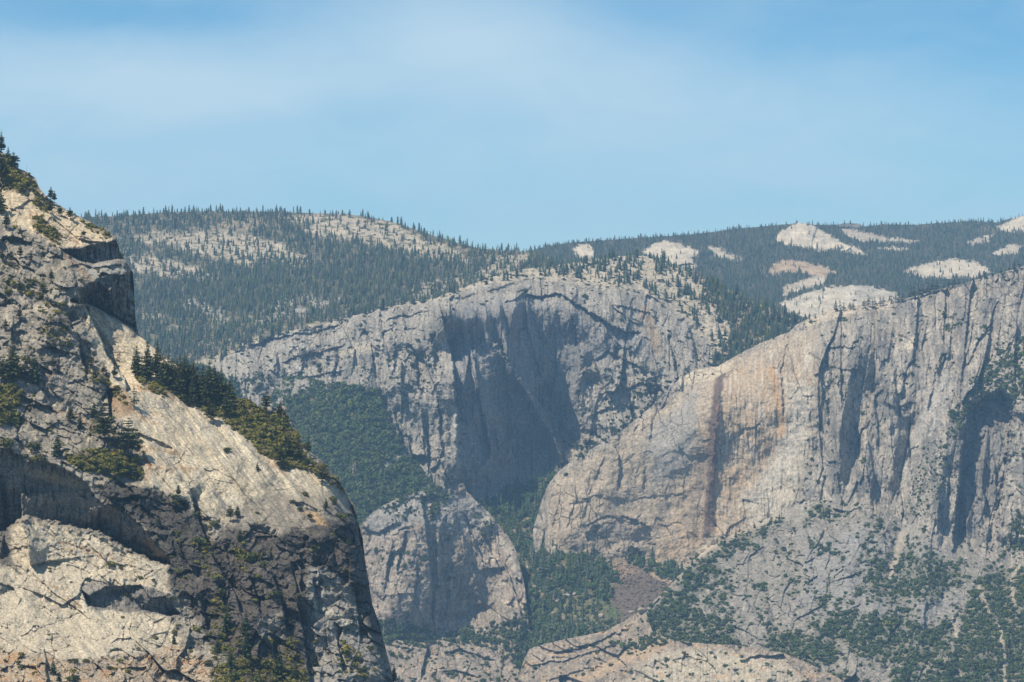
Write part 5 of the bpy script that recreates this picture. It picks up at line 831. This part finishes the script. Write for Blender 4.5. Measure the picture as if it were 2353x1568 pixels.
T_ = [  # foot x, foot y, height, habit, label
    (2, 345, 44, 'tall', 'pine cut by the frame edge at the very top of the near cliff'), (17, 377, 38, 'tall', 'dark pine second from the top on the skyline of the near cliff'), (29, 385, 34, 'open', 'open pine third from the top on the skyline of the near cliff'), (6, 412, 52, 'pine', 'tall pine below the thicket at the top of the near cliff'), (40, 402, 30, 'thin', 'small thin pine in the thicket at the top of the near cliff'),
    (61, 396, 18, 'dead', 'bare grey snag on the skyline above the topmost thicket'), (116, 459, 28, 'pine', 'twin topped pine standing alone against the sky on the skyline slope'), (124, 463, 24, 'pine', 'smaller pine of the pair standing against the sky on the skyline slope'),
    (115, 490, 33, 'pine', 'dark pine just under the skyline above the upper slab'), (138, 498, 25, 'open', 'spreading pine between two pines under the skyline of the upper slab'), (160, 506, 28, 'open', 'rounded pine farthest down the skyline above the upper roof'), (192, 545, 16, 'open', 'little pine alone on the slab above the upper roof'),
    (2, 492, 54, 'tall', 'dark pine at the frame edge beside the top of the upper slab'), (15, 523, 34, 'pine', 'pine in shade left of the upper slab'), (46, 547, 26, 'pine', 'pine by the lower left corner of the upper slab'), (28, 560, 26, 'pine', 'short pine among blocks left of the upper slab'), (5, 600, 30, 'pine', 'pine at the frame edge above the blocky slope'), (24, 606, 28, 'open', 'open pine on the blocky slope level with the upper roof'), (46, 592, 30, 'pine', 'slender pine on the blocky slope left of the upper roof'), (70, 600, 24, 'pine', 'small pine on the blocky slope between the roof and its neighbours'), (98, 600, 26, 'open', 'wide pine just left of the upper roof'),
    (44, 677, 32, 'open', 'open crowned pine in the middle of the blocky slope'), (98, 679, 34, 'open', 'pine with bare lower trunk right of the blocky slope middle'), (118, 645, 26, 'pine', 'pine left of the ramp between the two roofs'), (76, 660, 22, 'pine', 'small pine between two open pines on the blocky slope'), (44, 732, 26, 'pine', 'pine on dark ledges lower on the blocky slope'), (12, 760, 28, 'pine', 'pine at the frame edge low on the blocky slope'), (152, 672, 20, 'open', 'little pine on the edge above the deep gully'), (186, 705, 22, 'open', 'pine wedged at the head of the deep gully'),
    (29, 880, 96, 'tall', 'tallest pine of the trio on the left slope'), (58, 882, 70, 'thin', 'thin pine in the middle of the trio on the left slope'), (78, 884, 76, 'fir', 'broad dark fir at the right of the trio on the left slope'), (96, 846, 46, 'thin', 'thin pine behind the trio on the left slope'), (122, 852, 32, 'open', 'small pine on a rock rib right of the trio'), (8, 880, 60, 'pine', 'pine at the frame edge beside the trio'),
    (206, 845, 34, 'pine', 'dark pine at the foot of the deep shaded gully'), (216, 868, 26, 'fir', 'small fir in the shade below the deep gully'), (238, 862, 24, 'open', 'pine at the bottom right of the deep gully'), (262, 868, 30, 'pine', 'pine at the lower left corner of the pale slab'),
    (315, 866, 70, 'tall', 'first tall pine at the upper end of the slab grove'), (338, 872, 80, 'tall', 'second tall pine at the upper end of the slab grove'), (363, 866, 78, 'tall', 'third tall pine of the slab grove, on the skyline'), (376, 888, 66, 'pine', 'pine behind a bush in the upper half of the slab grove'),
    (308, 941, 52, 'thin', 'lone spindly pine on rust coloured soil left of the pale slab'), (484, 973, 44, 'open', 'lone pine with bare trunk on the slab below the grove'), (522, 960, 60, 'pine', 'pine below the grove at the upper edge of the thicket'), (611, 948, 46, 'open', 'open branched pine on the skyline of the thicket'), (643, 960, 36, 'pine', 'small pine beside the pale block at the end of the skyline thicket'), (574, 930, 24, 'thin', 'small pale snagged pine on the skyline between grove and open pine'),
    (644, 1077, 54, 'pine', 'pine at the lower end of the ridge thicket'), (664, 1052, 46, 'pine', 'pine inside the lower end of the ridge thicket'), (688, 1058, 40, 'pine', 'pine at the outer side of the lower ridge thicket'), (708, 1040, 30, 'pine', 'small pine on the skyline by the lower ridge thicket'), (740, 1115, 42, 'open', 'pine hanging on the skyline below the ridge thicket'), (590, 1083, 20, 'pine', 'tiny pine alone on bare slab left of the lower ridge thicket'),
    (131, 1048, 58, 'fir', 'dark fir above the arch on the left'), (160, 970, 40, 'pine', 'pine left of the bush filled gully above the arch'), (183, 985, 36, 'fir', 'dark fir in the bush filled gully above the arch'), (239, 1026, 92, 'open', 'large dark pine in the middle of the bushes above the arch'), (295, 1062, 92, 'open', 'large pine at the right end of the bushes above the arch'), (272, 1085, 40, 'fir', 'young fir in the bush band above the arch'), (310, 1100, 36, 'fir', 'young green fir at the lower right of the bush band above the arch'), (214, 960, 34, 'pine', 'pine at the top of the bushes above the arch'),
    (329, 1173, 26, 'fir', 'small fir on the dark rock right of the arch'), (365, 1210, 28, 'fir', 'small fir on dark ledges lower right of the arch'), (410, 1140, 26, 'pine', 'small pine on the edge between dark rock and pale slab'), (529, 1199, 36, 'open', 'taller of two small pines alone on the lower pale slab'), (544, 1190, 28, 'pine', 'shorter of two small pines alone on the lower pale slab'), (604, 1282, 32, 'thin', 'thin pine on the dark wall below the pale slab'), (550, 1246, 30, 'pine', 'pine in a notch of the dark wall'), (748, 1174, 28, 'pine', 'pine on the ledge right of the small lit recess'), (768, 1168, 24, 'open', 'small round pine near the edge right of the lit recess'), (712, 1196, 18, 'open', 'tiny pine on the orange recess'), (802, 1260, 28, 'pine', 'pine clinging to the dark outer edge'),
    (433, 1525, 30, 'thin', 'thin pine on rubble at the bottom'), (399, 1480, 28, 'fir', 'small fir at the foot of the lower roof'), (122, 1551, 38, 'fir', 'bright green fir on rust coloured rubble at the bottom left'), (135, 1566, 26, 'fir', 'short bright green fir beside its taller neighbour at the bottom left'), (563, 1455, 52, 'fir', 'leafy green tree in the dark corner'), (565, 1508, 56, 'fir', 'large dark fir in the dark corner near the bottom'), (640, 1560, 70, 'fir', 'large green fir at the bottom below the dark pillar'), (522, 1450, 60, 'fir', 'dark fir in the gully left of the leafy green tree'), (500, 1500, 40, 'fir', 'fir among shrubs left of the big bottom fir'), (722, 1530, 40, 'fir', 'leaning dark fir on the right of the dark pillar'), (905, 1500, 40, 'fir', 'dark fir poking over the outer edge at the bottom'), (530, 1536, 44, 'fir', 'dark fir between shrubs at the bottom'), (680, 1568, 46, 'pine', 'pine at the bottom edge right of the large green fir')]
GROVE = [(385, 890, 72), (397, 896, 66), (405, 905, 80), (414, 892, 70), (424, 908, 86), (432, 900, 70), (440, 915, 76), (448, 905, 72), (458, 918, 66), (466, 925, 84), (474, 918, 60), (482, 928, 96), (490, 922, 78), (500, 930, 70), (508, 934, 84), (516, 928, 60), (528, 940, 66), (470, 935, 56), (440, 930, 60), (412, 915, 62)]
for x, y, h, k, l in T_: tree(x, y, h, k, l, None, near, 'dead tree' if k == 'dead' else 'fir' if k == 'fir' else 'pine')
for i, (x, y, h) in enumerate(GROVE): tree(x, y, h, ('tall', 'pine', 'tall')[i % 3], 'dark pine in the dense grove along the skyline edge of the pale slab', 'pines of the slab grove')
# trees along the rim of the waterfall cliff
for i, (x, y, h) in enumerate([(1860, 735, 14), (1872, 730, 12), (1890, 722, 18), (1920, 714, 26), (1930, 712, 28), (1938, 713, 24), (1952, 709, 20), (1960, 709, 18), (1985, 704, 22), (1995, 702, 26), (2004, 702, 22), (2010, 703, 28), (2022, 700, 22), (2030, 700, 24), (2048, 695, 18), (2058, 694, 26), (2066, 693, 28), (2074, 692, 24), (2092, 687, 34), (2100, 686, 36), (2110, 684, 30), (2120, 680, 34), (2132, 676, 34), (2143, 672, 38), (2152, 670, 34), (2168, 667, 24), (2180, 664, 32), (2192, 661, 28), (2203, 657, 22), (2214, 655, 18), (2236, 648, 16), (2252, 643, 22), (2262, 640, 24), (2280, 635, 16), (2300, 630, 20), (2318, 623, 22), (2330, 620, 26), (2342, 616, 24)]):
    tree(x, y + 2, h * .92, 'rim', 'small pine in the row along the rim of the waterfall cliff', 'pines along the waterfall cliff rim', falls)
for i, (x, y, h) in enumerate([(1664, 1255, 20), (1690, 1237, 18), (1733, 1215, 14), (1590, 1300, 16), (1790, 1195, 16), (1800, 1480, 24), (1705, 1560, 44), (1480, 1568, 30)]): tree(x, y, h, 'tall', ['lone conifer on the edge of the slope under the dry fall', 'pine on the slope edge right of the dry fall', 'small pine where the slope meets the pale wall', 'conifer on the bushy slope beside the rock fan', 'thin pine at the top of the front slope', 'conifer in the scrub band of the front slope', 'large dark conifer on the pale slabs at the bottom', 'dark conifer at the bottom on the rusty slabs'][i], None, falls, 'conifer')
# one rusty dead conifer on the rim
rust = [pine_meshes(71, (.20, .095, .06), tiers=9, per=6, width=.22, droop=.2, bare=.05, clumps=2, thick=.7)]; KINDS['rust'] = rust
tree(766, 704, 22, 'rust', 'rust red dying conifer among green trees on the wooded hill', None, hill, 'conifer')

# shrubs standing alone on the near cliff
SB = [tri_mesh('foliage', *(lambda b: (b[0], b[1], b[2] * np.array(c)))(bush(np.random.default_rng(80 + i), n=240, flat=.85, leaf=.17, lobes=7))) for i, c in enumerate([GREENS['bush'], (.070, .085, .024), (.10, .10, .035), (.05, .066, .024)])]
SROOT = []
def shrub(x, y, r, label, group=None, tall=1., layer=None):
    p, _, _ = (layer or near).at(x, y); p = p[0]; R = r / F * p[1]; loc = (p[0], p[1] - R * .3, p[2] - R * .2); i = PR.randrange(len(SB)); rz = PR.random() * 6.28
    o = bpy.data.objects.new('shrub', SB[i]); COL.objects.link(o); o.location = loc; o.rotation_euler = (0, 0, rz); o.scale = (R, R, R * tall * PR.uniform(.85, 1.15)); o['label'] = label; o['category'] = 'shrub'
    if group: o['group'] = group
    return o
for x, y, r, l in [(255, 1300, 14, 'round dark shrub alone on the sunlit slab under the arch'), (277, 1306, 7, 'small dark shrub beside the round shrub under the arch'), (322, 1328, 9, 'green shrub above the right end of the lower roof'), (352, 1334, 6, 'low shrub right of the lower roof'), (270, 1166, 9, 'shrub at the upper edge of the arch'), (216, 1140, 8, 'shrub on the lip of the arch'), (401, 1144, 12, 'shrub at the border of dark rock and pale slab'), (489, 1206, 12, 'round olive shrub on the pale slab above the dark wall'), (452, 1185, 14, 'olive shrub in the crack above the round olive shrub'), (414, 1246, 13, 'shrub on the dark ledge left of the gully head'), (457, 1250, 17, 'large green shrub at the gully head'), (408, 1315, 13, 'dark shrub under the end of the arch'), (425, 1328, 8, 'small olive shrub below the dark shrub under the arch end'), (631, 1370, 20, 'large olive shrub on the dark wall'), (650, 1384, 12, 'shrub at the foot of the large olive shrub on the dark wall'), (523, 1036, 10, 'lone round shrub in the middle of the pale slab'), (77, 1030, 19, 'large green shrub on the ledge above the arch'), (90, 1056, 20, 'broad dark shrub at the lip of the arch'), (18, 1022, 19, 'shrub at the frame edge above the arch'), (60, 1050, 10, 'small shrub beside the broad dark shrub'), (784, 1192, 16, 'dark green shrub by the outer edge right of the lit recess'), (800, 1186, 10, 'olive shrub at the skyline right of the lit recess'), (689, 1172, 8, 'shrub at the left end of the lit recess'), (672, 1154, 8, 'shrub on the roof of the lit recess'), (700, 1137, 9, 'shrub above the lit recess'), (732, 1262, 10, 'olive shrub under the flat ledge'), (720, 1258, 8, 'low shrub at the left of the flat ledge shrub'), (559, 1252, 10, 'shrub in the notch of the dark wall'), (451, 1450, 14, 'round shrub on rubble below the lower roof'), (478, 1526, 12, 'round dark green shrub on rubble at the bottom'), (536, 1558, 18, 'large round shrub at the bottom edge'), (173, 1521, 12, 'left half of the dark shrub pair on the rubble'), (196, 1519, 10, 'right half of the dark shrub pair on the rubble'), (42, 1524, 8, 'small bright shrub on rubble at the lower left'), (48, 1536, 9, 'dull shrub below the small bright shrub at the lower left'), (10, 1538, 7, 'brownish shrub at the lower left frame edge'), (252, 1536, 10, 'grey green shrub on stony ground'), (276, 1520, 10, 'dark shrub on rust coloured grass'), (168, 1566, 18, 'broad green shrub cut by the bottom edge'), (793, 1500, 15, 'olive shrub on the right face near the bottom'), (828, 1455, 11, 'round olive shrub near the skyline of the right face'), (850, 1492, 10, 'shrub at the skyline low on the right face'), (815, 1530, 12, 'shrub on ledges low on the right face'), (836, 1540, 10, 'dark shrub beside the low ledge shrub'), (395, 1376, 8, 'shrub at the right end of the lower roof'), (400, 1455, 9, 'shrub by the small fir below the lower roof'), (410, 1438, 7, 'little shrub above the small fir'), (318, 1492, 6, 'tiny shrub on stony ground'), (505, 1360, 12, 'green shrub in the dark corner crack'), (497, 1330, 14, 'upper shrub in the dark corner crack'), (512, 1400, 12, 'lower shrub in the dark corner crack'), (605, 1300, 14, 'olive shrub at the right of the shelf bushes'), (575, 1285, 20, 'big olive shrub on the shelf of the dark wall'), (590, 1180, 6, 'tiny shrub on the slab near two small pines'), (645, 1420, 8, 'small shrub on the dark pillar'), (690, 1420, 9, 'shrub on top of the dark pillar'), (765, 1150, 12, 'shrub on the skyline ledge'), (605, 1530, 18, 'rounded shrub beside the large green fir'), (585, 1568, 20, 'bottom shrub left of the large green fir'), (660, 1545, 16, 'shrub right of the large green fir'), (715, 1548, 12, 'shrub at the foot of the dark pillar')]:
    shrub(x, y, r, l)

# boulders in the gully and on the slopes
def rock_mesh(seed):
    b = bmesh.new(); bmesh.ops.create_icosphere(b, subdivisions=3, radius=1); r = np.random.default_rng(seed); pl = [(lambda d: (d / np.linalg.norm(d), .55 + .4 * r.random()))(r.normal(size=3)) for _ in range(14)]
    for v in b.verts:
        p = np.array(v.co)
        for d, q in pl:
            t = p @ d
            if t > q: p = p - d * (t - q)
        v.co = p + r.normal(size=3) * .015
    me = bpy.data.meshes.new('boulder'); b.to_mesh(me); b.free(); a = me.color_attributes.new('tint', 'FLOAT_COLOR', 'POINT'); a.data.foreach_set('color', np.tile(np.array([.30, .25, .205, 1], np.float32), len(me.vertices))); me.materials.append(ROCK_FAR); return me
RM = [rock_mesh(i) for i in range(4)]
for i, (x, y, r, lay, l) in enumerate([(1300, 1369, 9, gully, 'large pale boulder among trees in the gully'), (1281, 1381, 8, gully, 'pale boulder below and left of the largest gully boulder'), (1270, 1413, 9, gully, 'flat pale boulder in the lower gully'), (1381, 1416, 7, gully, 'dark brown boulder at the foot of the rock fan'), (1296, 1443, 7, gully, 'pale boulder at the bottom of the gully clearing'), (1318, 1366, 7, gully, 'boulder touching the largest gully boulder'), (1335, 1390, 5, gully, 'small boulder in the gully clearing'), (1330, 1425, 5, gully, 'small brown boulder at the bottom of the clearing'), (1352, 1440, 5, gully, 'small boulder near the rusty slab edge'), (1228, 1348, 5, gully, 'small pale boulder in the shade of gully trees'), (1398, 1292, 6, gully, 'tan boulder at the top of the rock fan'), (1451, 1408, 6, gully, 'grey boulder at the lower tip of the rock fan'), (1474, 1402, 13, slabs, 'long pale boulder at the tip of the slabs'), (1557, 1358, 14, falls, 'pale outcrop boulder on the bushy slope edge'), (1515, 1488, 12, falls, 'pale pyramid boulder in the scrub above the slabs')]):
    p, _, _ = lay.at(x, y); p = p[0]; R = r / F * p[1]; o = bpy.data.objects.new('boulder', RM[i % 4]); COL.objects.link(o); o.location = (p[0], p[1] - R * .4, p[2] + R * .25); o.scale = (R * 1.2, R, R * .75); o.rotation_euler = (.2, .1, i * 1.7); o['label'] = l; o['category'] = 'boulder'

# the pale block standing on the skyline of the near cliff
p, _, _ = near.at(650, 946); p = p[0]; o = bpy.data.objects.new('boulder', RM[1].copy()); COL.objects.link(o); R = 13 / F * p[1]; o.location = (p[0], p[1], p[2] + R * .2); o.scale = (R * .8, R * .8, R); o['label'] = 'pale upright block on the skyline at the end of the thicket'; o['category'] = 'boulder'; o.data.materials.clear(); o.data.materials.append(ROCK_NEAR)

# loose stones of the fan: beyond counting
Pt, it = scatter(gully, gully.talus, 3.2, 77); rs = np.random.default_rng(3)
def stone(r):
    v = r.normal(size=(8, 3)); v /= np.linalg.norm(v, axis=1)[:, None]; b = bmesh.new(); [b.verts.new(x) for x in v]; bmesh.ops.convex_hull(b, input=b.verts); bmesh.ops.triangulate(b, faces=b.faces); b.verts.ensure_lookup_table(); b.verts.index_update()
    V = np.array([x.co for x in b.verts]); Ft = np.array([[q.index for q in f.verts] for f in b.faces]); b.free(); return V, Ft, np.ones((len(V), 3))
STONES = [stone(rs) for _ in range(8)]
S = (.8 + 4.2 * rs.random(len(Pt)) ** 4)[:, None] * np.array([[1, .8]]); o = mass('rubble', STONES, Pt, S, tints((.145, .115, .095), len(Pt), 4, .35, .1), 'fan of broken brown rock below the waterfall wall', 'rubble'); o.data.materials[0] = ROCK_FAR
Pt, it = scatter(near, near.mask([(-80, 1500), (60, 1510), (180, 1530), (330, 1515), (420, 1485), (500, 1545), (560, 1600), (-80, 1620)], 10, 8, 50, 40) * .6, 5, 78); S = (.25 + 1.3 * rs.random(len(Pt)) ** 4)[:, None] * np.array([[1, .8]]); o = mass('rubble', STONES, Pt, S, tints((.40, .36, .30), len(Pt), 5, .25, .1), 'loose pale stones on rust coloured soil at the foot of the near cliff', 'rubble'); o.data.materials[0] = ROCK_NEAR

# the plants that show largest become objects, the rest stays one mass per stand
QUOTA = {'conifer': 285 - len(T_) - len(GROVE) - 47, 'oak': 260, 'shrub': 220}
for kind, quota in QUOTA.items():
    A = [(a, i, a['S'][i, 1] / a['P'][i, 1]) for a in POOL if a['kind'] == kind and a['one'] for i in range(len(a['P'])) if -20 < (a['P'][i, 0] / a['P'][i, 1] * F + CX) < 2373 and CY - (a['P'][i, 2] - CAMZ) / a['P'][i, 1] * F < 1575]
    A.sort(key=lambda t: -t[2]); MM = {}
    for a, i, _ in A[:quota]:
        v = PR.randrange(len(a['var'])); key = (a['name'], v)
        if key not in MM: V, Ft, C = a['var'][v]; MM[key] = tri_mesh('foliage', V, Ft, np.where(C < 0, np.array(BARK), C * a['C'].mean(0)))
        name, cat, lab, grp = a['one']; o = bpy.data.objects.new(name, MM[key]); COL.objects.link(o); o.location = a['P'][i]; o.rotation_euler = (0, 0, PR.random() * 6.28); w, h = a['S'][i]; o.scale = (w, w, h); o['label'] = lab; o['category'] = cat; o['group'] = grp
        a.setdefault('out', set()).add(i)
for a in POOL:
    k = np.array([i not in a.get('out', ()) for i in range(len(a['P']))]); mass(a['name'], a['var'], a['P'][k], a['S'][k], a['C'][k], a['label'], a['cat'])


# ------------------------------------------------------------------ light, air, eye
world = bpy.data.worlds.new('World'); scene.world = world; world.use_nodes = True; nt = world.node_tree; nt.nodes.clear()
N_, Lk = nt.nodes.new, nt.links.new
SUN = np.array([-.46, -.19, .86]); SUN /= np.linalg.norm(SUN)
elev = math.asin(SUN[2]); az = math.atan2(SUN[0], SUN[1])
sky = N_('ShaderNodeTexSky'); sky.sky_type = 'NISHITA'; sky.sun_disc = False; sky.sun_elevation = elev; sky.sun_rotation = az; sky.altitude = 2000; sky.air_density = 1.; sky.dust_density = .6; sky.ozone_density = 1.5
bg = N_('ShaderNodeBackground'); bg.inputs['Strength'].default_value = .075; out = N_('ShaderNodeOutputWorld')
# thin veils of smoke and cirrus: brightness laid over the clear sky by direction
tc = N_('ShaderNodeTexCoord'); sep = N_('ShaderNodeSeparateXYZ'); Lk(tc.outputs['Generated'], sep.inputs[0])
def mth(op, a, b=None, c=None):
    n = N_('ShaderNodeMath'); n.operation = op
    for k, v in enumerate((a, b, c)):
        if v is None: continue
        if isinstance(v, (int, float)): n.inputs[k].default_value = v
        else: Lk(v, n.inputs[k])
    return n.outputs[0]
azm = mth('ARCTAN2', sep.outputs[0], sep.outputs[1]); hor = sep.outputs[2]
cmb = N_('ShaderNodeCombineXYZ'); Lk(azm, cmb.inputs[0]); Lk(hor, cmb.inputs[1])
mp = N_('ShaderNodeMapping'); mp.inputs['Scale'].default_value = (5.5, 15, 1); mp.inputs['Rotation'].default_value = (0, 0, .12); Lk(cmb.outputs[0], mp.inputs[0])
nz = N_('ShaderNodeTexNoise'); nz.inputs['Scale'].default_value = 1.; nz.inputs['Detail'].default_value = 6; nz.inputs['Roughness'].default_value = .5; nz.inputs['Distortion'].default_value = .5; Lk(mp.outputs[0], nz.inputs['Vector'])
dens = mth('MULTIPLY', mth('SUBTRACT', nz.outputs['Fac'], .5), 1.0)
nz2 = N_('ShaderNodeTexNoise'); nz2.inputs['Scale'].default_value = 3.2; nz2.inputs['Detail'].default_value = 7; nz2.inputs['Roughness'].default_value = .6; nz2.inputs['Distortion'].default_value = 1.2; Lk(mp.outputs[0], nz2.inputs['Vector']); dens = mth('ADD', dens, mth('MULTIPLY', mth('SUBTRACT', nz2.outputs['Fac'], .5), .42))
def blob(a0, h0, ra, rh, amp, slope=0.):
    global dens
    x = mth('DIVIDE', mth('SUBTRACT', azm, a0), ra); y = mth('DIVIDE', mth('SUBTRACT', mth('SUBTRACT', hor, h0), mth('MULTIPLY', mth('SUBTRACT', azm, a0), slope)), rh)
    q = mth('ADD', mth('MULTIPLY', x, x), mth('MULTIPLY', y, y)); dens = mth('ADD', dens, mth('MULTIPLY', mth('EXPONENT', mth('MULTIPLY', q, -1.)), amp))
def dirpx(x, y): return math.atan((x - CX) / F), math.sin(math.atan((CY - y) / F))
for x, y, rx, ry, amp, sl in [(60, 180, 460, 120, .44, -.05), (470, 210, 380, 100, .36, 0), (1050, 90, 420, 120, .32, 0), (1250, 170, 560, 140, .25, -.1), (1150, 350, 900, 90, .16, 0), (300, 420, 500, 60, .12, 0), (1950, 250, 450, 120, .16, 0), (300, 40, 300, 45, -.32, 0), (830, 270, 200, 38, -.14, .1), (500, 300, 200, 40, -.10, .2), (1500, 20, 200, 60, -.15, 0), (1800, 90, 350, 80, -.2, 0), (2300, 120, 250, 160, -.15, 0)]:
    a0, h0 = dirpx(x, y); blob(a0, h0, rx / F, ry / F, amp, sl)
dens = mth('ADD', dens, mth('MULTIPLY', mth('EXPONENT', mth('MULTIPLY', hor, -20.)), .62))
fac = N_('ShaderNodeClamp'); Lk(mth('ADD', mth('MULTIPLY', dens, .95), .18), fac.inputs[0]); fac.inputs['Max'].default_value = .8
mix = N_('ShaderNodeMix'); mix.data_type = 'RGBA'; Lk(fac.outputs[0], mix.inputs['Factor']); tn = N_('ShaderNodeMix'); tn.data_type = 'RGBA'; tn.blend_type = 'MULTIPLY'; tn.inputs['Factor'].default_value = 1; Lk(sky.outputs[0], tn.inputs['A']); tn.inputs['B'].default_value = (.66, 1.06, 1.21, 1); Lk(tn.outputs['Result'], mix.inputs['A']); mix.inputs['B'].default_value = (6.3, 8.0, 9.0, 1)
Lk(mix.outputs['Result'], bg.inputs['Color']); Lk(bg.outputs[0], out.inputs[0])

sun = bpy.data.lights.new('sun', 'SUN'); sun.energy = 5.; sun.angle = math.radians(.53); sun.color = (1., .89, .71)
so = bpy.data.objects.new('sun', sun); COL.objects.link(so)
from mathutils import Vector
so.rotation_euler = Vector(SUN).to_track_quat('Z', 'Y').to_euler(); so.location = (0, 0, 3000)

HAZE = 4.0e-5
bm = bpy.data.meshes.new('haze'); x0, x1, y0, y1, z0, z1 = -9050, 9050, -3050, 13550, -260, CAMZ + 620
bm.from_pydata([(x, y, z) for z in (z0, z1) for y in (y0, y1) for x in (x0, x1)], [], [(0, 2, 3, 1), (4, 5, 7, 6), (0, 1, 5, 4), (2, 6, 7, 3), (0, 4, 6, 2), (1, 3, 7, 5)])
hm, ht, b, ho = nodes('air'); ht.nodes.remove(b); pv = ht.nodes.new('ShaderNodeVolumePrincipled'); pv.inputs['Color'].default_value = (.34, .63, 1., 1); pv.inputs['Density'].default_value = HAZE; pv.inputs['Anisotropy'].default_value = .0
ht.links.new(pv.outputs[0], ho.inputs['Volume']); bm.materials.append(hm)
hz = bpy.data.objects.new('haze', bm); COL.objects.link(hz); hz['kind'] = 'stuff'; hz['label'] = 'thin blue summer haze filling the valley air'; hz['category'] = 'haze'

cam = bpy.data.cameras.new('camera'); cam.sensor_width = 36; cam.lens = 36 * F / 2353; cam.clip_start = 1; cam.clip_end = 60000
co = bpy.data.objects.new('camera', cam); COL.objects.link(co); co.location = (0, 0, CAMZ); co.rotation_euler = (math.pi / 2, 0, 0); scene.camera = co
scene.view_settings.view_transform = 'Standard'; scene.view_settings.look = 'None'; scene.view_settings.exposure = .4; scene.view_settings.gamma = 1
scene.render.engine = 'CYCLES'; scene.cycles.volume_bounces = 0; scene.cycles.max_bounces = 4; scene.cycles.diffuse_bounces = 2; scene.cycles.use_denoising = True
log('done')
